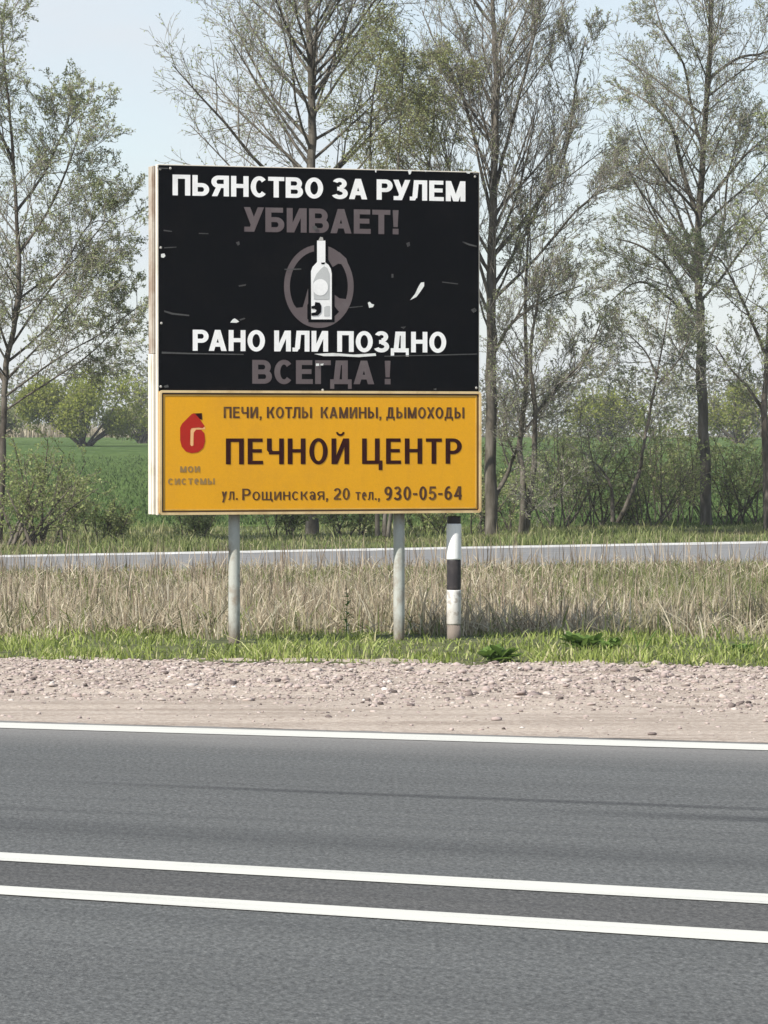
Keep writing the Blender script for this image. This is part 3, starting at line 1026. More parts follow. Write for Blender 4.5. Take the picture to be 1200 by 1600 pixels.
# 8 right edge
P = params(leaf_n=1.2, kids={1: 8, 2: 6, 3: 3}, up=0.05, limb_angle=(40, 65), leaf=0.045)
t = Plant(88)
for pl, r0, k in (([(1200, 832), (1198, 720), (1194, 640), (1200, 540), (1206, 430), (1202, 320), (1210, 200)], .09, 24), ([(1196, 650), (1168, 605), (1140, 575), (1118, 540)], .04, 9),
                  ([(1198, 560), (1165, 480), (1135, 420), (1120, 400)], .04, 14), ([(1202, 420), (1230, 330), (1245, 250)], .04, 9)):
    st = pix(77, pl, [0] + [t.r.uniform(-.4, .4) for _ in pl[1:]])
    t.stem(st, rads(r0, .012, len(st)), P, k, 1.6, 0.8, 0.25)
t.build('roadside_tree', at(1200, 832, 77), 'half leafed tree cut off by the right edge of the picture', 'tree', GR_TREES, 'bark_dark', 'twig', 'bud')

# ---- shrubs
def shrub(px, py, Y, hgt, spread, nst, seed, label, leaf='shrub_leaf', leaf_n=2.6, lean=0.0, lf=0.055, r0=.02):
    P = params(leaf_n=leaf_n * 1.6, levels=3, kids={1: 7, 2: 4, 3: 2}, up=0.03, wobble=0.22, leaf=lf, leaf_off=.08, rmin=.004, angle=(30, 65), ratio={1: .45, 2: .5, 3: .5})
    t = Plant(seed)
    b = at(px, py, Y)
    b.z = terrain(b.x, b.y)
    for i in range(nst):
        a = t.r.uniform(0, 6.28); s_ = t.r.uniform(0.1, 1) * spread
        d = Vector((math.cos(a) * s_ + lean, math.sin(a) * s_, 1)).normalized()
        q = b + Vector((t.r.uniform(-.25, .25), t.r.uniform(-.25, .25), -0.02))
        ln = hgt * t.r.uniform(.6, 1.1)
        pts = [q]
        for k in range(5):
            d = (d + t.rv() * .14 + Vector((0, 0, .05))).normalized()
            pts.append(pts[-1] + d * ln / 5)
        t.stem(pts, rads(r0 * t.r.uniform(.7, 1.3), .006, 6), P, 9, hgt * .33, hgt * .2, .18, level=2)
    P['leaf_n'] *= 1
    t.build('shrub', b, label, 'shrub', GR_SHRUB, 'bark_dark', 'twig_green', leaf, parts=('stems', 'twigs', 'foliage'))


SH = [
    (30, 855, 68, 1.9, .8, 9, 101, 'loose green shrub with dark crooked stems at the far left edge of the verge', 'shrub_leaf', 3.4, .12, .055, .035),
    (78, 850, 70, 2.0, .8, 8, 102, 'airy shrub with stems leaning right below the olive bush', 'shrub_leaf', 2.6, .2, .055, .03),
    (170, 848, 71, .75, 1.1, 9, 103, 'knee high scrubby bush just left of the lower corner of the billboard', 'shrub_leaf', 2.6, 0, .05, .012),
    (300, 846, 73, .8, 1.0, 9, 104, 'low green bush below the left part of the yellow board', 'shrub_leaf', 3.2, 0, .06, .012),
    (440, 845, 74, 1.0, 1.0, 10, 105, 'low dark green bush between the two billboard posts, nearer the left one', 'shrub_leaf', 3.4, 0, .06, .014),
    (545, 842, 74, 1.0, 1.0, 10, 106, 'low dark green bush between the two billboard posts, nearer the right one', 'shrub_leaf', 3.2, 0, .06, .016),
    (670, 840, 75, 1.0, .9, 9, 107, 'low green bush between the right billboard post and the striped post', 'shrub_leaf', 3.0, 0, .06, .014),
    (868, 836, 80.5, 2.3, .7, 9, 108, 'thin pale leafed shrub right of the twin trunks', 'shrub_leaf', 2.2, .1, .05, .018),
    (925, 832, 81.5, 2.5, .8, 9, 109, 'tall thin shrub just left of the broken stub', 'shrub_leaf', 2.4, -.05, .05, .02),
    (1015, 832, 81.5, 2.2, .8, 9, 110, 'leafy shrub between the crooked sapling and the thick right hand trunk', 'shrub_leaf', 3.0, .1, .055, .02),
    (1062, 828, 84.5, 2.4, .7, 8, 111, 'thin shrub hugging the left side of the thick right hand trunk', 'shrub_leaf', 2.2, 0, .05, .018),
    (1145, 828, 83.5, 2.2, .9, 10, 112, 'dense green shrub just right of the thick right hand trunk', 'shrub_leaf', 3.2, 0, .06, .02),
    (1195, 828, 83.5, 2.0, .8, 8, 113, 'green shrub at the foot of the tree on the right edge', 'shrub_leaf', 2.8, 0, .055, .02),
    (745, 838, 76, 1.3, .6, 7, 114, 'small shrub at the left foot of the fanned tree', 'shrub_leaf', 2.0, 0, .05, .014),
    (985, 830, 82.5, 1.0, 1.1, 10, 115, 'low tangled bush at the foot of the crooked sapling', 'shrub_leaf', 2.6, 0, .05, .012),
]
SH += [
    (800, 834, 79, 1.6, .8, 9, 116, 'low green shrub between the fanned tree and the twin trunks', 'shrub_leaf', 3.0, 0, .055, .014),
    (895, 834, 84, 2.0, .9, 10, 117, 'loose green shrub filling the gap between the thin pale shrub and the broken stub', 'shrub_leaf', 3.2, 0, .06, .014),
    (1040, 830, 86, 2.3, .9, 10, 118, 'soft green shrub behind the thin shrub beside the thick trunk', 'shrub_leaf', 3.2, 0, .06, .014),
    (1110, 828, 87, 2.3, .9, 10, 119, 'green shrub directly behind the thick right hand trunk', 'shrub_leaf', 3.2, 0, .06, .014),
    (120, 848, 76, 1.1, .9, 9, 120, 'low leafy shrub below the right flank of the olive bush', 'shrub_leaf', 3.0, 0, .055, .012),
]
for a in SH: shrub(*a[:8], leaf=a[8], leaf_n=a[9], lean=a[10], lf=a[11], r0=a[12])

# ---- distant rounded willow and companions
def far_crown(px, py_top, py_base, wpx, Y, seed, label, leaf='olive_leaf', n=5200, lf=0.24, name='willow_bush'):
    t = Plant(seed)
    r = t.r
    top, base = at(px, py_top, Y), at(px, py_base, Y)
    base.z = terrain(base.x, Y)
    Hh = top.z - base.z
    Wd = wpx / F_PX * Y / 2
    lobes = []
    for i in range(22):
        a = r.uniform(0, 6.28); q = math.sqrt(r.random())
        hh = Hh * (0.25 + 0.6 * r.random() * (1 - q * q * .65))
        lobes.append((Vector((base.x + Wd * .82 * q * math.cos(a), base.y + Wd * .6 * q * math.sin(a), base.z + hh)), Hh * r.uniform(.13, .24)))
    for c, rr in lobes:
        j = base + (c - base) * .15
        s_ = [base + Vector((r.uniform(-.3, .3), r.uniform(-.3, .3), -.05)), base.lerp(c, .5) + t.rv() * .2, c]
        t.trunk.append((s_, [.09, .06, .03], 5))
        for _ in range(14):
            e = c + t.rv() * rr * 1.15
            t.twigs.append(([c, c.lerp(e, .5) + t.rv() * .08, e], [.03, .02, .012], 3))
        for _ in range(n // 22):
            v = t.rv() * rr * (r.random() ** .45) * 1.1
            p = c + v
            a = t.rv(); b = a.cross(t.rv())
            if b.length < .05: continue
            b.normalize(); L_ = lf * r.uniform(.5, 1.3)
            t.leafV += [p - a * L_ * .5, p - b * L_ * .3, p + a * L_ * .5, p + b * L_ * .3]
    t.build(name, base, label, 'bush', None, 'bark_dark', 'twig_green', leaf)


far_crown(132, 558, 690, 235, 240, 201, 'broad rounded olive green willow bush on the far side of the field at left', 'willow_leaf', 15000, .2)
far_crown(222, 590, 690, 90, 262, 202, 'greyer half bare bush behind the left edge of the billboard', 'olive_leaf', 2600, .2, 'far_bush')
far_crown(-30, 600, 690, 150, 255, 203, 'greyish bush at the far left beyond the field', 'olive_leaf', 4500, .2, 'far_bush')
far_crown(945, 588, 688, 130, 270, 204, 'thin olive bush across the field behind the crooked sapling', 'willow_leaf', 4200, .2, 'far_bush')
far_crown(1155, 590, 688, 120, 262, 205, 'olive bush across the field right of the thick trunk', 'willow_leaf', 4200, .2, 'far_bush')

# far-off wood and dry reeds at the end of the field: reads as one mass
n = 70000
x = rng.uniform(-75, 75, n)
y = 345 + rng.uniform(0, 45, n)
hmax = 3.4 + 3.4 * vnoise(x, y * 0, .16, 71) + 1.6 * vnoise(x, y * 0, .6, 72) + (y - 345) * .03
z = 1.7 + hmax * rng.beta(1.0, 1.25, n)
cV = np.c_[x, y, z]
a = rng.normal(size=(n, 3)); a /= np.linalg.norm(a, axis=1, keepdims=True)
b = np.cross(a, rng.normal(size=(n, 3))); b /= np.linalg.norm(b, axis=1, keepdims=True)
Ls = rng.uniform(.09, .27, n)[:, None]
V = np.stack([cV - a * Ls, cV - b * Ls * .5, cV + a * Ls, cV + b * Ls * .5], 1).reshape(-1, 3)
tag(mesh_np('distant_wood', V, np.arange(n * 4).reshape(n, 4), None, [M['wood_far']]), 'greyish half bare wood closing off the far end of the field', 'wood', kind='stuff')
n = 9000
x = rng.uniform(-45, -14, n); y = rng.uniform(331, 341, n)
tag(blades('dry_reeds', np.c_[x, y, np.full(n, 1.7)], rng.uniform(.4, 1.3, n) * (.5 + .8 * vnoise(x, y, .3, 81)), rng.uniform(.05, .14, n), .25, M['dry']),
    'pale dry reeds along the far left end of the field', 'reeds', kind='stuff')

# ------------------------------------------------------------------ weeds in the front strip
def leafblade(mb, p, d, L_, w, droop=.5, mi=0):
    d = Vector(d).normalized()
    side = d.cross(Vector((0, 0, 1)))
    if side.length < 1e-3: side = Vector((1, 0, 0))
    side.normalize()
    rows = []
    for i in range(6):
        t_ = i / 5
        c = p + d * L_ * t_ + Vector((0, 0, -droop * L_ * t_ * t_))
        ww = w * math.sin(math.pi * (0.12 + .86 * t_)) * .5
        rows.append((c - side * ww, c + Vector((0, 0, -ww * .35)), c + side * ww))
    vs = [v for r_ in rows for v in r_]
    fs = []
    for i in range(5):
        for k in range(2): fs.append((i * 3 + k, i * 3 + k + 1, i * 3 + k + 4, i * 3 + k + 3))
    mb.add(vs, fs, mi)


def rosette(px, py, Y, seed, n, L_, label, name='dock_plant', up=.9):
    r = random.Random(seed)
    b = at(px, py, Y); b.z = TURF * .9
    root = empty(name, b)
    tag(root, label, 'weed', 'weeds in the green strip')
    mb = MB()
    for i in range(n):
        a = r.uniform(0, 6.28); u = r.uniform(.35, up * 1.6)
        c = Vector((r.uniform(-1, 1), r.uniform(-.6, .6), 0)) * L_ * .55
        leafblade(mb, c + Vector((0, 0, L_ * r.uniform(0, .35))), (math.cos(a), math.sin(a), u * 1.3), L_ * r.uniform(.6, 1.2), L_ * r.uniform(.28, .45), .35)
    mb.build('leaves', M['weed_leaf'], root, smooth=True)


rosette(775, 1030, 32.9, 301, 46, .19, 'dark green leafy weed clump spilling onto the gravel below the striped post')
rosette(912, 1012, 34.8, 302, 60, .19, 'wide clump of broad green leaves right of the striped post')
rosette(955, 1014, 34.6, 303, 34, .14, 'smaller leafy clump next to the wide leaf clump')
rosette(1160, 1020, 34.2, 304, 26, .13, 'leafy weed in the green strip near the right edge')


def upright(px, py, Y, h, lean, seed, label, leaves=14, mat='weed_leaf', name='upright_weed', L_=.09, r0=.006):
    r = random.Random(seed)
    b = at(px, py, Y); b.z = TURF * .8
    root = empty(name, b)
    tag(root, label, 'weed', 'weeds in the green strip')
    t = Plant(seed)
    pts = [Vector((lean * h * (k / 6) ** 1.6, 0, h * k / 6 - .01)) for k in range(7)]
    t.tubes('stem', [(pts, [r0 * (1 - .09 * k) for k in range(7)], 6)], M[mat], root)
    if leaves:
        mb = MB()
        for i in range(leaves):
            k = 1 + int(5 * i / leaves)
            a = i * 2.4 + r.uniform(-.3, .3)
            leafblade(mb, pts[k].lerp(pts[min(6, k + 1)], r.random()), (math.cos(a), math.sin(a), r.uniform(.3, .9)), L_ * r.uniform(.6, 1.2), L_ * .3, .3)
        mb.build('leaves', M[mat], root, smooth=True)


upright(541, 1004, 36.6, .44, .03, 311, 'tall green leafy weed standing alone between the billboard posts', 24)
upright(998, 1018, 34.4, .22, -.3, 312, 'dark bare weed stem bending left above the green strip at right', 4, r0=.012, L_=.05)
upright(1008, 1018, 34.4, .20, .5, 313, 'dark bare weed stem bending right beside another one', 4, r0=.012, L_=.05)
upright(1130, 1012, 34.8, .24, -.4, 314, 'single thick weed stem leaning left near the right edge', 5, r0=.012, L_=.06)
upright(90, 1003, 36.5, .62, -.02, 315, 'tall thin dead stalk standing out of the grass at far left', 0, 'dry', 'dead_stalk', r0=.008)
upright(785, 1000, 37.2, .38, -.45, 316, 'pale bent dead stalk right of the striped post', 0, 'dry', 'dead_stalk', r0=.011)

# ------------------------------------------------------------------ billboard
# measured from the photo: front face corners; left end nearer than the right end
ZL, ZRr = 35.5, 36.55
pL, pR = at(246, 806, ZL), at(748.5, 800, ZRr)
BX = Vector((pR.x - pL.x, pR.y - pL.y, 0))
BW = BX.length
TH = math.atan2(BX.y, BX.x)
BX.normalize()
BN = Vector((BX.y, -BX.x, 0))                    # toward the viewer
z_top = 0.5 * (at(246, 258, ZL).z + at(748, 268, ZRr).z)
z_bot = 0.5 * (pL.z + pR.z)
TK = 0.27                                        # whole thickness
ORG = Vector((pL.x, pL.y, 0))


def sz(x, y):
    """photo pixel -> (s along the board, z)"""
    d = ray(x, y)
    k = (ORG - CAMP).dot(BN) / d.dot(BN)
    p = CAMP + d * k
    return (p - ORG).dot(BX), p.z


def weather(name, base, dirt, scale=2.2, streak=True, rough=.55, spec=.35, amt=.5, lo=.5, hi=.75):
    """sun-bleached printed sheet with blotches and run-off streaks (marks with their own shape)"""
    m, n, p = new_mat(name, rough, spec)
    f = noise(n, coords(n), scale, 6, .65)
    r = ramp(n, [(lo, (0, 0, 0)), (hi, (1, 1, 1))])
    n.links.new(f, r.inputs[0])
    s_ = noise(n, coords(n, (7, 7, .5)), 1.6, 5, .6)
    r2 = ramp(n, [(.5, (0, 0, 0)), (.78, (1, 1, 1))])
    n.links.new(s_, r2.inputs[0])
    ad = mixc(n, .5, r.outputs[0], r2.outputs[0], 'ADD')
    ml = n.nodes.new('ShaderNodeMath'); ml.operation = 'MULTIPLY'
    n.links.new(ad, ml.inputs[0]); ml.inputs[1].default_value = amt
    fine = noise(n, coords(n), 60, 3)
    rf = ramp(n, [(.3, (.97,) * 3), (.7, (1.03,) * 3)])
    n.links.new(fine, rf.inputs[0])
    c = mixc(n, ml.outputs[0], base, dirt)
    c = mixc(n, 1, c, rf.outputs[0], 'MULTIPLY')
    n.links.new(c, p.inputs['Base Color'])
    bump(n, p, noise(n, coords(n), 1.4, 3), .12, .02)
    return m


M['black_sheet'] = weather('black_sheet', (.0022, .0026, .0036), (.0065, .006, .0065), rough=.6, spec=.05, amt=.6)
M['yellow_sheet'] = weather('yellow_sheet', (.70, .335, .006), (.55, .265, .018), rough=.5, spec=.3, amt=.4)
M['white_ink'] = weather('white_ink', (.85, .85, .83), (.62, .62, .6), 5, amt=.5, rough=.6)
M['faded_ink'] = weather('faded_ink', (.105, .083, .085), (.135, .115, .115), 6, amt=.8, rough=.6)
M['brown_ink'] = weather('brown_ink', (.028, .005, .0045), (.055, .016, .008), 6, amt=.5, rough=.7, spec=.1)
M['worn_ink'] = weather('worn_brown_ink', (.062, .024, .010), (.22, .11, .016), 9, amt=.75, rough=.6)
M['ghost_ink'] = weather('ghost_ink', (.27, .165, .06), (.42, .25, .05), 9, amt=.8, rough=.6)
M['red_ink'] = weather('red_ink', (.40, .022, .013), (.3, .02, .013), 6, amt=.4, rough=.6, spec=.1)
M['pale_orange'] = weather('pale_orange_ink', (.8, .45, .2), (.7, .38, .12), 6, amt=.4)
M['cream_trim'] = weather('cream_painted_steel', (.74, .69, .58), (.38, .28, .17), 3, amt=.55, rough=.5)
M['rim_paint'] = weather('yellowed_rim_paint', (.66, .50, .27), (.34, .2, .07), 3, amt=.7, rough=.5)
M['gold_trim'] = weather('yellowed_rim', (.62, .40, .09), (.25, .13, .03), 3, amt=.6)
M['rust_strip'] = weather('rusting_steel_strip', (.44, .395, .33), (.24, .16, .11), 2.6, amt=.7, rough=.8, spec=.2, lo=.42, hi=.6)
M['dark_steel'] = weather('dark_steel', (.035, .03, .027), (.07, .045, .03), 4)
M['brown_rim'] = weather('brown_rim_line', (.045, .022, .008), (.09, .05, .02), 6)  # dark brown border line just inside the yellow panel's rim
M['galv'] = weather('weathered_grey_steel', (.47, .48, .44), (.3, .3, .27), 4, amt=.7, rough=.6)
M['grey_ink'] = weather('light_grey_ink', (.50, .51, .50), (.42, .43, .42), 8, amt=.5, rough=.6)
M['paper'] = weather('torn_white_paper', (.72, .73, .70), (.5, .5, .47), 12, amt=.6, rough=.7)
M['scuff'] = weather('pale_scuff', (.075, .075, .072), (.02, .02, .02), 22, amt=.95, rough=.7)
M['bolt'] = weather('bolt_zinc', (.40, .39, .36), (.2, .16, .12), 10)

def ground_dirt(m, h=.3, col=(.13, .095, .06)):
    """mud splash of ragged height on the foot of a post"""
    n = m.node_tree; p = n.nodes['Principled BSDF']
    old = p.inputs['Base Color'].links[0].from_socket
    g = n.nodes.new('ShaderNodeNewGeometry')
    sp_ = n.nodes.new('ShaderNodeSeparateXYZ'); n.links.new(g.outputs['Position'], sp_.inputs[0])
    f = noise(n, coords(n, (1, 1, .5)), 14, 4, .6)
    a = n.nodes.new('ShaderNodeMath'); a.operation = 'MULTIPLY_ADD'
    n.links.new(f, a.inputs[0]); a.inputs[1].default_value = -.55; n.links.new(sp_.outputs[2], a.inputs[2])
    r = n.nodes.new('ShaderNodeMapRange'); n.links.new(a.outputs[0], r.inputs[0])
    r.inputs[1].default_value, r.inputs[2].default_value, r.inputs[3].default_value, r.inputs[4].default_value = -.22, h - .25, .85, 0
    n.links.new(mixc(n, r.outputs[0], old, col), p.inputs['Base Color'])


M['post_steel'] = weather('weathered_post_steel', (.43, .445, .405), (.25, .2, .15), 5, amt=.85, rough=.6, spec=.3, lo=.5, hi=.68)
ground_dirt(M['post_steel'])
bb = empty('billboard', ORG + BX * (BW / 2) - BN * (TK / 2), TH)
tag(bb, 'double sided roadside billboard on grey posts, black warning poster above a yellow advertisement', 'billboard')
# local frame: x along the board from its middle, y backward from the middle of the thickness, z up
HW, HT = BW / 2, TK / 2
_, zy = sz(497, 613.5)                           # joint between the black and the yellow sheets
FRONT = -HT


def lx(s): return s - HW


# steel frame body
mb = MB()
mb.box((-HW + .03, FRONT + .03, z_bot + .03), (HW - .03, HT - .02, z_top - .03))
mb.build('core', M['dark_steel'], bb)
mb = MB()
za = sz(246, 552)[1]
mb.box((-HW, FRONT + .115, za), (-HW + .05, HT, z_top - .004))
mb.box((HW - .05, FRONT + .10, z_bot), (HW, HT, z_top - .004))
mb.box((-HW + .052, FRONT + .10, z_top - .05), (HW - .052, HT, z_top - .004))
mb.box((-HW + .052, FRONT + .10, z_bot), (HW - .052, HT, z_bot + .05))
# thin ridges on the left edge strip
mb.box((-HW - .006, FRONT + .135, za), (-HW - .002, FRONT + .155, z_top - .01))
mb.build('frame', M['rust_strip'], bb, bevel=.004)
mb = MB()
mb.box((-HW - .004, FRONT + .115, z_bot + .002), (-HW + .05, HT + .004, za - .004))
mb.box((-HW - .012, FRONT + .165, z_bot + .004), (-HW - .006, FRONT + .19, za - .01))
mb.build('edge_cover', M['cream_trim'], bb, bevel=.004)
mb = MB()
mb.box((-HW + .02, HT - .018, z_bot + .02), (HW - .02, HT + .006, z_top - .02))
mb.build('rear_sheet', M['galv'], bb)

# black sheet, its cream edge, slightly ragged top
up = MB()
up.box((-HW + .012, FRONT, zy + .012), (HW - .004, FRONT + .03, z_top - .006))
upper = up.build('upper_panel', M['black_sheet'], bb)
mb = MB()
mb.box((-HW - .002, FRONT - .004, z_bot), (-HW + .011, FRONT + .045, z_top))          # white front edge, left
mb.box((-HW + .012, FRONT + .004, z_top - .0055), (HW - .004, FRONT + .05, z_top + .004))
mb.box((HW - .0035, FRONT + .002, z_bot), (HW + .004, FRONT + .05, z_top))
mb.build('edge_trim', M['cream_trim'], upper, bevel=.002)

# yellow sheet in a raised rim
lo_ = MB()
lo_.box((-HW + .012, FRONT - .006, z_bot + .014), (HW + .012, FRONT + .03, zy + .006))
lower = lo_.build('lower_panel', M['yellow_sheet'], bb)


def rrect(x0, z0, x1, z1, r, n=5):
    pts = []
    for cx, cz, a0 in ((x1 - r, z1 - r, 0), (x0 + r, z1 - r, 90), (x0 + r, z0 + r, 180), (x1 - r, z0 + r, 270)):
        for k in range(n + 1):
            a = R(a0 + 90 * k / n)
            pts.append((cx + r * math.cos(a), cz + r * math.sin(a)))
    return pts


def rim(x0, z0, x1, z1, w, r, yf, yb, mi, mb):
    o_, i_ = rrect(x0, z0, x1, z1, r), rrect(x0 + w, z0 + w, x1 - w, z1 - w, max(.004, r - w))
    n = len(o_)
    vs = [(a, yf, b) for a, b in o_] + [(a, yf, b) for a, b in i_] + [(a, yb, b) for a, b in o_] + [(a, yb, b) for a, b in i_]
    fs = []
    for k in range(n):
        q = (k + 1) % n
        fs += [(k, n + k, n + q, q), (k, q, 2 * n + q, 2 * n + k), (n + k, 3 * n + k, 3 * n + q, n + q)]
    mb.add(vs, [tuple(reversed(f)) for f in fs], mi)


mb = MB()
y0_, y1_ = z_bot, zy + .016
rim(-HW + .014, y0_, HW + .016, y1_, .022, .03, FRONT - .02, FRONT - .004, 0, mb)
mb.build('rim', M['rim_paint'], lower)
mb = MB()
rim(-HW + .037, y0_ + .023, HW - .007, y1_ - .023, .014, .02, FRONT - .0095, FRONT - .0055, 0, mb)
rim(-HW + .057, y0_ + .041, HW - .029, y1_ - .041, .008, .02, FRONT - .0085, FRONT - .0055, 1, mb)
mb.build('rim_line', [M['brown_rim'], M['gold_trim']], lower)


# ---- lettering: a stroke alphabet (unit cap height), unions triangulated
def rect(x0, y0, x1, y1): return [(x0, y0), (x1, y0), (x1, y1), (x0, y1)]


def slant(xb, xt, w, y0=0.0, y1=1.0): return [(xb, y0), (xb + w, y0), (xt + w, y1), (xt, y1)]


def ring(cx, cy, rx, ry, wx, wy, a0=0, a1=360, n=20):
    out = []
    for k in range(n):
        A, B_ = R(a0 + (a1 - a0) * k / n), R(a0 + (a1 - a0) * (k + 1) / n)
        e = lambda a, q, w: (cx + (q[0] - w[0]) * math.cos(a), cy + (q[1] - w[1]) * math.sin(a))
        out.append([e(A, (rx, ry), (wx, wy)), e(A, (rx, ry), (0, 0)), e(B_, (rx, ry), (0, 0)), e(B_, (rx, ry), (wx, wy))])
    return out


def bowl(x0, x1, y0, y1, v, h):
    """horizontal bars closed by a half ring on the right"""
    ry = (y1 - y0) / 2
    rx = min(ry * 1.05, (x1 - x0) * .62)
    xc = x1 - rx
    return [rect(x0, y0, xc + .002, y0 + h), rect(x0, y1 - h, xc + .002, y1)] + ring(xc, (y0 + y1) / 2, rx, ry, v, h, -90, 90, 12)


def mirror(polys, w): return [[(w - x, y) for x, y in reversed(p)] for p in polys]


def glyph(ch, v, h, nar=1.0):
    """polygons and advance width; v stem width, h bar width, nar narrowing of counters"""
    low = ch.islower()
    C = ch.upper() if low and ch not in 'аер' else ch
    w = .74 * nar + (v - .15) * .6
    g = []
    if C == 'П': g = [rect(0, 0, v, 1), rect(w - v, 0, w, 1), rect(0, 1 - h, w, 1)]
    elif C == 'Ь': w *= .95; g = [rect(0, 0, v, 1)] + bowl(0, w, 0, .62, v, h)
    elif C == 'Ы':
        w0 = w * .82; w = w * 1.3
        g = [rect(0, 0, v, 1)] + bowl(0, w0, 0, .62, v, h) + [rect(w - v, 0, w, 1)]
    elif C == 'Я':
        g = mirror([rect(0, 0, v, 1)] + bowl(0, w, .40, 1, v, h) + [slant(w - v * 1.15, w * .42, v * 1.05, 0, .45)], w)
    elif C == 'Н': g = [rect(0, 0, v, 1), rect(w - v, 0, w, 1), rect(0, .5 - h / 2 + .02, w, .5 + h / 2 + .02)]
    elif C == 'С': w *= .98; g = ring(w / 2, .5, w / 2, .515, v, h, 42, 318, 26)
    elif C == 'О' or C == '0': w *= 1.04 if C == 'О' else .8; g = ring(w / 2, .5, w / 2, .515, v, h, 0, 360, 32)
    elif C == 'Т': w *= .92; g = [rect(0, 1 - h, w, 1), rect(w / 2 - v / 2, 0, w / 2 + v / 2, 1)]
    elif C == 'В': g = [rect(0, 0, v, 1)] + bowl(0, w * .94, .5 - h * .5, 1, v * .95, h) + bowl(0, w, 0, .5 + h * .5, v, h)
    elif C == 'З' or C == '3':
        w *= .88 if C == 'З' else .8
        g = ring(w * .46, .745, w * .47, .27, v * .95, h * .95, -90, 158, 18) + ring(w * .46, .27, w * .54, .285, v, h, -158, 90, 18) + [rect(w * .3, .5 - h * .5, w * .5, .5 + h * .45)]
    elif C == 'А':
        w *= 1.06; k = v * 1.08
        g = [slant(0, w / 2 - k * .52, k), slant(w - k, w / 2 - k * .48, k), rect(w * .2, .2, w * .8, .2 + h)]
    elif C == 'Р': w *= .94; g = [rect(0, 0, v, 1)] + bowl(0, w, .38, 1, v, h)
    elif ch == 'р': w *= .66; g = [rect(0, -.22, v, .72)] + bowl(0, w, 0, .73, v, h)
    elif C == 'У':
        k = v * 1.05
        g = [slant(w * .2, w - k, k), slant(w * .5 - k * .52, 0, k, .28, 1), rect(w * .02, 0, w * .34, h)]
    elif C == 'Л': g = [rect(w - v, 0, w, 1), rect(w * .22, 1 - h, w, 1), slant(w * .12, w * .22, v, .12, 1), slant(0, w * .13, v * .95, 0, .2), rect(-.02, 0, v * .6, h * .95)]
    elif C == 'Д':
        w *= 1.1
        g = [rect(w * .8 - v, 0, w * .8, 1), rect(w * .24, 1 - h, w * .8, 1), slant(w * .12, w * .24, v), rect(-.02, 0, w * .98, h), rect(-.02, -.2, v * .62, h), rect(w * .98 - v * .62, -.2, w * .98, h)]
    elif C == 'Е': w *= .86; g = [rect(0, 0, v, 1), rect(0, 0, w, h), rect(0, 1 - h, w * .97, 1), rect(0, .5 - h / 2 + .02, w * .92, .5 + h / 2 + .02)]
    elif C == 'М':
        w *= 1.16; k = v * .95
        g = [rect(0, 0, v, 1), rect(w - v, 0, w, 1), slant(w / 2 - k / 2, 0, k * 1.1), slant(w / 2 - k / 2, w - k * 1.1, k * 1.1)]
    elif C == 'Б': w *= .95; g = [rect(0, 0, v, 1), rect(0, 1 - h, w * .93, 1)] + bowl(0, w, 0, .61, v, h)
    elif C in 'ИЙ':
        g = [rect(0, 0, v, 1), rect(w - v, 0, w, 1), slant(v * .25, w - v * 1.25, v)]
        if C == 'Й': g += ring(w / 2, 1.25, w * .24, .16, .075, .085, 180, 360, 10)
    elif C == 'Г': w *= .8; g = [rect(0, 0, v, 1), rect(0, 1 - h, w, 1)]
    elif C == 'К': g = [rect(0, 0, v, 1), slant(w * .32 - v * .3, w - v * 1.1, v * 1.1, .42, 1), slant(w - v * 1.12, w * .34, v * 1.12, 0, .62)]
    elif C == 'Х': g = [slant(0, w - v * 1.1, v * 1.1), slant(w - v * 1.1, 0, v * 1.1)]
    elif C == 'Ч': w *= .95; g = [rect(w - v, 0, w, 1), rect(0, .52, v, 1), rect(v * .4, .38, w, .38 + h)] + ring(v * 1.3, .38 + h + .12, v * 1.3, h + .12, v, h, 180, 270, 8)
    elif C == 'Ц': g = [rect(0, 0, v, 1), rect(w - v, 0, w, 1), rect(0, 0, w + .1, h), rect(w - v * .2, -.24, w - v * .2 + v * .8, h)]; w += .1
    elif C == 'Щ':
        w *= 1.35
        g = [rect(0, 0, v, 1), rect(w / 2 - v / 2, 0, w / 2 + v / 2, 1), rect(w - v, 0, w, 1), rect(0, 0, w + .1, h), rect(w - v * .1, -.2, w + v * .7, h)]; w += .1
    elif ch == 'а':
        w *= .66; v *= .85; h *= .72
        g = [rect(w - v, 0, w, .5)] + ring(w * .47, .47, w * .53, .26, v, h, 0, 160, 14) + ring(w * .42, .21, w * .42, .225, v, h, 0, 360, 20) + [rect(w * .42, .42 - h, w - v * .5, .44)]
    elif ch == 'е':
        w *= .66
        g = ring(w / 2, .36, w / 2, .375, v, h, 0, 310, 22) + [rect(v * .5, .33, w - .01, .33 + h * .9)]
    elif ch == '!': w = v; g = [rect(0, 0, v, h * 1.15), [(v * .14, .3), (v * .86, .3), (v, 1), (0, 1)]]
    elif ch == ',': w = v; g = [rect(0, 0, v, h), slant(-v * .1, v * .35, v * .6, -.18, 0.02)]
    elif ch == '.': w = v; g = [rect(0, 0, v, h)]
    elif ch == '-': w = .34; g = [rect(0, .36, w, .36 + h)]
    elif ch == '2':
        w *= .8
        g = ring(w * .5, .7, w * .5, .31, v, h, -25, 165, 16) + [[(0, 0), (v * 1.3, h * .6), (w - .01, .58), (w * .72, .62), (w * .6, .55), (0, .16)]] + [rect(0, 0, w, h)]
    elif ch == '9':
        w *= .8
        g = ring(w * .5, .68, w * .5, .33, v, h, 0, 360, 26) + ring(w * .42, .55, w * .58, .565, v, h, -110, 15, 16)
    elif ch == '6':
        w *= .8
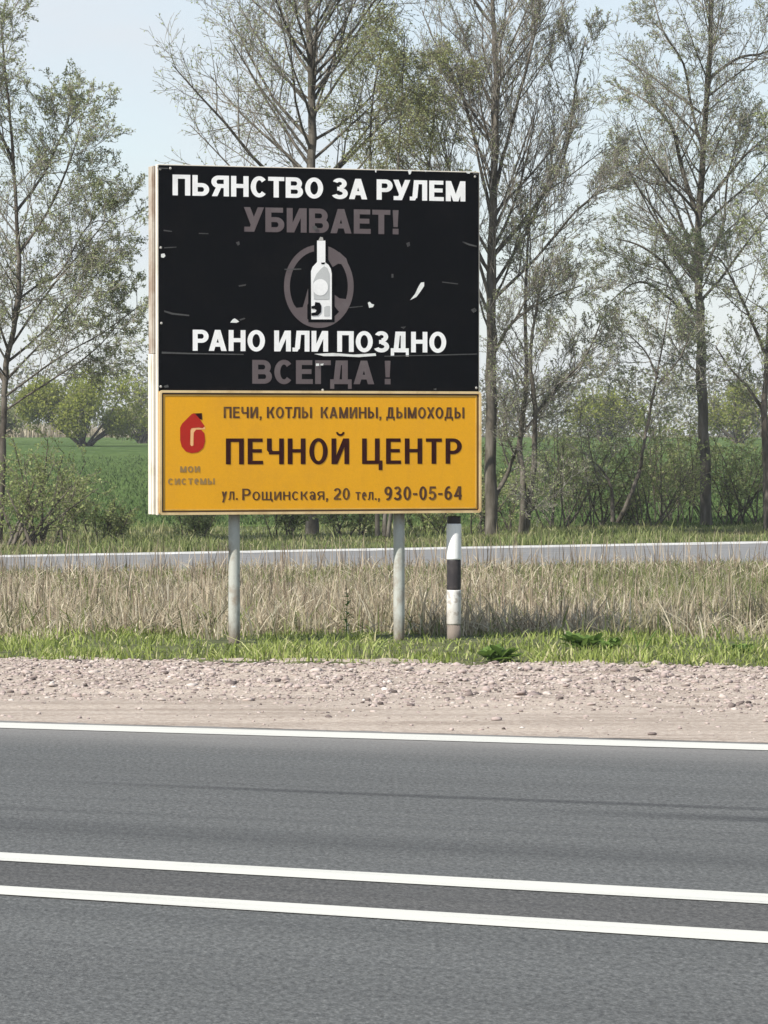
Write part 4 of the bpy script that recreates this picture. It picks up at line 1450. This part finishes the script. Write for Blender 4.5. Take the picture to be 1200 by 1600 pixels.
        g = ring(w * .5, .32, w * .5, .33, v, h, 0, 360, 26) + ring(w * .58, .45, w * .58, .565, v, h, 70, 195, 16)
    elif ch == '5':
        w *= .8
        g = [rect(w * .14, 1 - h, w * .94, 1), slant(w * .03, w * .14, v * .8, .45, 1)] + ring(w * .46, .32, w * .54, .335, v, h, -155, 125, 20)
    elif ch == '4':
        w *= .84
        g = [rect(w * .6, 0, w * .6 + v, 1), rect(0, .22, w, .22 + h), slant(0, w * .62 - v * .3, v, .25, 1)]
    elif ch == ' ': w = .34
    else: raise ValueError(ch)
    if low and ch not in 'аер':
        k = .73
        g = [[(x * .8, y * k) for x, y in p] for p in g]
        w *= .8
        if ch == 'у':
            w = .5 * nar + v * .3
            kk = v
            g = [slant(w * .05, w - kk, kk, -.22, .73), slant(w * .5 - kk * .5, 0, kk, .1, .73)]
    return g, w


KERN = {'СТ': -.08, 'ТВ': -.03, 'ГД': -.1, 'РУ': -.07, 'УЛ': -.1, 'ЗА': -.04, 'ДА': -.03, 'РА': -.09, 'ЕТ': -.03, 'УБ': -.04, 'КО': -.03, 'ОТ': -.04, 'ТЛ': -.1, 'КА': -.04, 'ХО': -.05, 'ВА': -.03, 'ОХ': -.04}


def cdt(polys):
    vs, fs = [], []
    for p in polys:
        a = sum(p[i][0] * p[(i + 1) % len(p)][1] - p[(i + 1) % len(p)][0] * p[i][1] for i in range(len(p)))
        if a < 0: p = list(reversed(p))
        fs.append(list(range(len(vs), len(vs) + len(p))))
        vs += [Vector((x, y)) for x, y in p]
    r = delaunay_2d_cdt(vs, [], fs, 0, 1e-5)
    return [tuple(v) for v in r[0]], [f for f, o_ in zip(r[2], r[5]) if len(o_)]


def text_mesh(mb, txt, x0, x1, ytop, ybase, y, v, h, nar=1.0, gap=.13, mi=0):
    """txt between photo x0..x1, cap top / baseline measured at the middle of the line"""
    xm = (x0 + x1) / 2
    s0, s1 = sz(x0, ybase)[0], sz(x1, ybase)[0]
    zt, zb = sz(xm, ytop)[1], sz(xm, ybase)[1]
    items, pen = [], 0.0
    for k_, ch in enumerate(txt):
        g, w = glyph(ch, v, h, nar)
        pen += KERN.get(txt[max(0, k_ - 1):k_ + 1], 0)
        if g: items.append((g, pen))
        pen += w + (gap if ch != ' ' else 0)
    tot = pen - gap
    for g, px_ in items:
        vs, fs = cdt(g)
        P3 = [(lx(s0 + (px_ + a) / tot * (s1 - s0)), y, zb + b * (zt - zb)) for a, b in vs]
        mb.add(P3, fs, mi)


YU = FRONT - .003       # print layers on the black sheet
for txt, x0, x1, yt, yb, mat, v, h in (
        ('ПЬЯНСТВО ЗА РУЛЕМ', 269.5, 727, 278, 310, 'white_ink', .235, .195),
        ('УБИВАЕТ!', 381, 622.5, 326, 364, 'faded_ink', .235, .2),
        ('РАНО ИЛИ ПОЗДНО', 301, 697, 517, 549.5, 'white_ink', .23, .195),
        ('ВСЕГДА !', 394, 610, 563, 600, 'faded_ink', .235, .2)):
    mb = MB(); text_mesh(mb, txt, x0, x1, yt, yb, YU, v, h, gap=.095)
    mb.build('lettering', M[mat], upper)
YL = FRONT - .009
for txt, x0, x1, yt, yb, mat, v, h, nar in (
        ('ПЕЧИ, КОТЛЫ  КАМИНЫ, ДЫМОХОДЫ', 349, 725, 636, 653.5, 'worn_ink', .195, .155, .95),
        ('ПЕЧНОЙ ЦЕНТР', 352.5, 721, 685, 725, 'brown_ink', .175, .135, .86),
        ('ул.', 346, 371, 763, 781, 'worn_ink', .185, .15, .9), ('Рощинская, 20', 378, 546, 763, 781, 'worn_ink', .18, .125, 1.0),
        ('тел.,', 555, 593, 764, 781, 'worn_ink', .185, .15, .9), ('930-05-64', 600, 721, 760, 781, 'worn_ink', .19, .15, .95),
        ('мои', 281, 312, 725, 738, 'ghost_ink', .2, .17, .9), ('системы', 262, 335, 744, 757, 'ghost_ink', .2, .17, .9)):
    mb = MB(); text_mesh(mb, txt, x0, x1, yt, yb, YL, v, h, nar, gap=.14)
    mb.build('lettering', M[mat], lower)


def pp(mb, pts, y, mi):
    """photo-pixel outline on the board"""
    vs, fs = cdt([pts])
    out = []
    for a, b in vs:
        s_, z_ = sz(a, b); out.append((lx(s_), y, z_))
    mb.add(out, [tuple(reversed(f)) for f in fs], mi)


def pring(mb, cx, cy, rx, ry, w, y, mi, a0=0, a1=360, n=48):
    polys = ring(cx, cy, rx, ry, w, w * 1.05, a0, a1, n)
    vs, fs = cdt(polys)
    mb.add([(lx(sz(a, b)[0]), y, sz(a, b)[1]) for a, b in vs], [tuple(reversed(f)) for f in fs], mi)


# steering wheel and bottle
mb = MB()
polys = ring(498, 447.5, 54.5, 65, 9.2, 9.5, 0, 360, 56)
polys += [[(509, 392), (530, 394), (541, 404), (545, 417), (535, 413), (528, 412), (520, 417), (513, 417)],          # upper right spoke
          [(519, 458), (530, 466), (541, 467.5), (549, 463), (543, 480), (532, 490), (527, 484), (519, 474)],           # lower right spoke
          [(486, 449), (481, 451), (477, 466), (473, 480), (463, 481), (456, 472), (458, 486), (470, 498), (480, 502), (480, 476), (487, 470)]]   # lower left spoke
vs, fs = cdt(polys)
mb.add([(lx(sz(a, b)[0]), YU, sz(a, b)[1]) for a, b in vs], [tuple(reversed(f)) for f in fs], 0)
mb.build('steering_wheel_emblem', M['faded_ink'], upper)


def bottle(g=0.0):
    r_ = [(495 - g, 376 - g), (508 + g, 376 - g), (508 + g, 410 - g), (513 + g, 414), (516.5 + g, 420), (518 + g, 428), (518 + g, 499 + g), (486 - g, 499 + g), (485.5 - g, 424), (488 - g, 417), (495 - g, 409.5)]
    return r_


mb = MB()
pp(mb, bottle(4.5), YU - .002, 0)
pp(mb, bottle(0), YU - .004, 1)
pp(mb, [(500, 370), (504, 371), (505, 375.6), (497, 375.6)], YU - .004, 3)
pp(mb, [(506, 416), (511, 419), (514.5, 428), (514, 468), (490, 468), (489, 440), (494, 428), (501, 420)], YU - .006, 2)
pp(mb, [(510, 478), (515, 478), (515, 494), (506, 494), (506, 480)], YU - .006, 2)
polys = ring(500, 449, 12, 13, 11.9, 12.9, 0, 360, 28)
vs, fs = cdt(polys)
mb.add([(lx(sz(a, b)[0]), YU - .008, sz(a, b)[1]) for a, b in vs], [tuple(reversed(f)) for f in fs], 1)
pp(mb, [(492, 472), (499, 473), (501.5, 478), (501, 488), (496, 493), (486, 493.5), (486, 489), (492.5, 488), (494, 484.5), (491, 482.5), (486, 482.5), (486, 478.5), (491, 477.5)], YU - .008, 0)
pp(mb, [(501, 410.5), (508, 410), (506, 413), (502, 413)], YU - .006, 0)
mb.build('bottle_emblem', [M['black_sheet'], M['white_ink'], M['grey_ink'], M['bolt']], upper)

# wear on the black sheet: torn paper flakes, scuffs, bright creases
for pts, mi in (
        ([(640, 469), (648, 459), (653, 448), (657, 441.5), (662, 441), (662, 447), (656, 456), (650, 464)], 0),
        ([(574, 473), (577, 471.5), (580, 475), (584, 476), (582, 480), (576, 481)], 0),
        ([(359, 504), (363, 499), (366, 497.5), (370, 500), (373, 502.5), (369, 504.5)], 0),
        ([(251, 397), (256, 396), (258, 400), (255, 403), (251, 402)], 0),
        ([(368, 379), (373, 377), (374, 382), (371, 384)], 1), ([(634, 380), (639, 378), (640, 384), (636, 386)], 1),
        ([(372, 446), (384, 444), (383, 446.5), (373, 448)], 1), ([(735, 484), (741, 481), (744, 485), (739, 489)], 1),
        ([(490, 553), (520, 551.5), (552, 554), (586, 552), (587, 556), (560, 558), (530, 556.5), (505, 556.5)], 0), ([(252, 549.5), (300, 551.5), (380, 553), (380, 554.5), (300, 553.5), (252, 552.5)], 1),
        ([(600, 556), (690, 554), (745, 552.5), (745, 553.8), (690, 555.4), (600, 557.4)], 1),
        ([(493, 568), (498, 568), (498, 571.5), (493, 572)], 0), ([(500, 568.5), (505, 568), (504, 571), (500, 571)], 0),
        ([(487, 354), (493, 353), (496, 357), (490, 360)], 1),
        ([(255, 359), (268, 361), (268, 362.5), (255, 361)], 1), ([(256, 386.5), (275, 385.5), (275, 387), (256, 388)], 1), ([(256, 485), (270, 489), (295, 492), (295, 494), (268, 491.5), (256, 487.5)], 1),
        ([(722, 377), (733, 381), (744, 384), (744, 386), (732, 383.5), (722, 379)], 1), ([(690, 440), (715, 443), (715, 444.5), (690, 441.5)], 1), ([(444, 420), (470, 419.5), (470, 421.5), (444, 422)], 1),
        ([(310, 364), (325, 364.5), (325, 366), (310, 365.5)], 1), ([(611, 428), (614, 428), (614, 434), (611, 434)], 1), ([(545, 480), (566, 478), (566, 479.2), (545, 481.4)], 1),
        ([(625, 511), (634, 510), (630, 514)], 1), ([(676, 608), (681, 606.5), (681, 610)], 1), ([(255, 603), (262, 601), (263, 605), (257, 606)], 1), ([(373, 499), (381, 496.5), (383, 498), (375, 501)], 1),
        ([(585, 264), (588, 264), (587, 270), (585.5, 269)], 0), ([(636, 265.5), (643, 265.5), (641, 272), (638.5, 273)], 0), ([(661, 266), (666, 266), (664.5, 269)], 0), ([(726, 267.5), (735, 268), (733, 271.5), (729, 271)], 0),
        ([(738, 270), (746, 271), (746, 273), (738, 272)], 1), ([(245, 262), (262, 262.5), (262, 264), (246, 263.6)], 1)):
    mb = MB()
    pp(mb, pts, YU - .0095, 0)
    mb.build('scuff' if mi else 'torn_patch', M['scuff' if mi else 'paper'], upper)
# fixing bolts along the edges of the black sheet
mb = MB()
for x, y in ((250, 264), (266, 263), (251, 387), (252, 505), (251, 604), (742, 276), (742, 485), (744, 606), (504, 609.5)):
    s_, z_ = sz(x, y)
    n_ = 8
    mb = MB()
    vs = [(lx(s_) + .012 * math.cos(2 * math.pi * k / n_), YU - .001, z_ + .012 * math.sin(2 * math.pi * k / n_)) for k in range(n_)]
    vs += [(lx(s_) + .007 * math.cos(2 * math.pi * k / n_), YU - .007, z_ + .007 * math.sin(2 * math.pi * k / n_)) for k in range(n_)]
    mb.add(vs, [(k, (k + 1) % n_, n_ + (k + 1) % n_, n_ + k) for k in range(n_)] + [tuple(range(n_, 2 * n_))])
    mb.build('bolt', M['bolt'], upper)

# house shaped flame logo on the yellow sheet
mb = MB()
flame = [(281, 668), (284, 662), (299, 647), (303, 645.5), (307, 648), (319.5, 666), (316, 669), (310, 668), (299, 669), (297, 672), (296.5, 695), (299, 697.5), (302, 696), (302.5, 676),
         (306, 671.5), (314, 671.5), (319, 677), (320, 690), (317, 700), (309, 706.5), (299, 708), (290, 705.5), (283.5, 698), (281, 688)]
pp(mb, flame, YL, 0)
pp(mb, [(303.5, 646), (315, 645.5), (315.5, 656), (312, 655)], YL, 1)
pp(mb, [(297.5, 669), (320, 667), (320, 670.5), (313, 671), (306, 671), (302, 676), (301.5, 696), (299, 697), (297, 695)], YL + .0012, 2)
mb.build('house_flame_logo', [M['red_ink'], M['brown_ink'], M['pale_orange']], lower)

# posts
for px in (365, 623.5):
    s_, _ = sz(px + 8.6, 800)
    mb = MB()
    mb.lathe([(.051, -.05), (.051, .04), (.0525, .30), (.0515, .9), (.051, z_bot + .06)], 22, (lx(s_), .01))
    p_ = mb.build('post', M['post_steel'], bb, smooth=True)

# ------------------------------------------------------------------ black and white marker post behind the board
sm_, _ = sz(709.5 + 6.8, 800)
pb = ORG + BX * sm_ - BN * .115
YP = pb.y
mp_ = empty('marker_post', pb)
tag(mp_, 'round black and white banded marker post standing under the right end of the billboard', 'marker post')


def zz(y): return at(709, y, YP).z


M['post_white'] = weather('white_post_paint', (.82, .82, .80), (.40, .36, .31), 9, amt=.45, rough=.7, lo=.55, hi=.7)
M['post_white_worn'] = weather('worn_white_post_paint', (.74, .73, .70), (.34, .30, .26), 13, amt=.7, rough=.8, lo=.52, hi=.6)
M['post_black'] = weather('black_post_paint', (.028, .024, .026), (.08, .066, .062), 7, amt=.7, rough=.6)
M['post_wood'] = weather('weathered_post_wood', (.20, .165, .135), (.08, .065, .055), 12, amt=.9, rough=.9)
ground_dirt(M['post_white_worn'], .5, (.3, .26, .2))
r_ = .0655
tap = lambda z: r_ * (1.02 - .02 * z)
mb = MB(); mb.lathe([(r_ * .96, -.05), (r_ * .97, zz(976))], 20); mb.build('post_base', M['post_wood'], mp_, smooth=True)
for nm, m_, ya, yb_, rr in (('white_band', 'post_white_worn', 976, 921.5, 1.02), ('black_band', 'post_black', 921.5, 874.5, .985), ('white_band', 'post_white', 874.5, 818, 1.05), ('black_band', 'post_black', 818, 806.5, .97)):
    mb = MB()
    z0, z1 = zz(ya), zz(yb_)
    prof = [(r_ * .8, z0), (r_ * rr * .985, z0 + .002), (r_ * rr, z0 + .014), (r_ * rr * .99, (z0 + z1) / 2), (r_ * rr, z1 - .014), (r_ * rr * .985, z1 - .002), (r_ * .8, z1)]
    mb.lathe(prof, 22)
    mb.build(nm, M[m_], mp_, smooth=True)
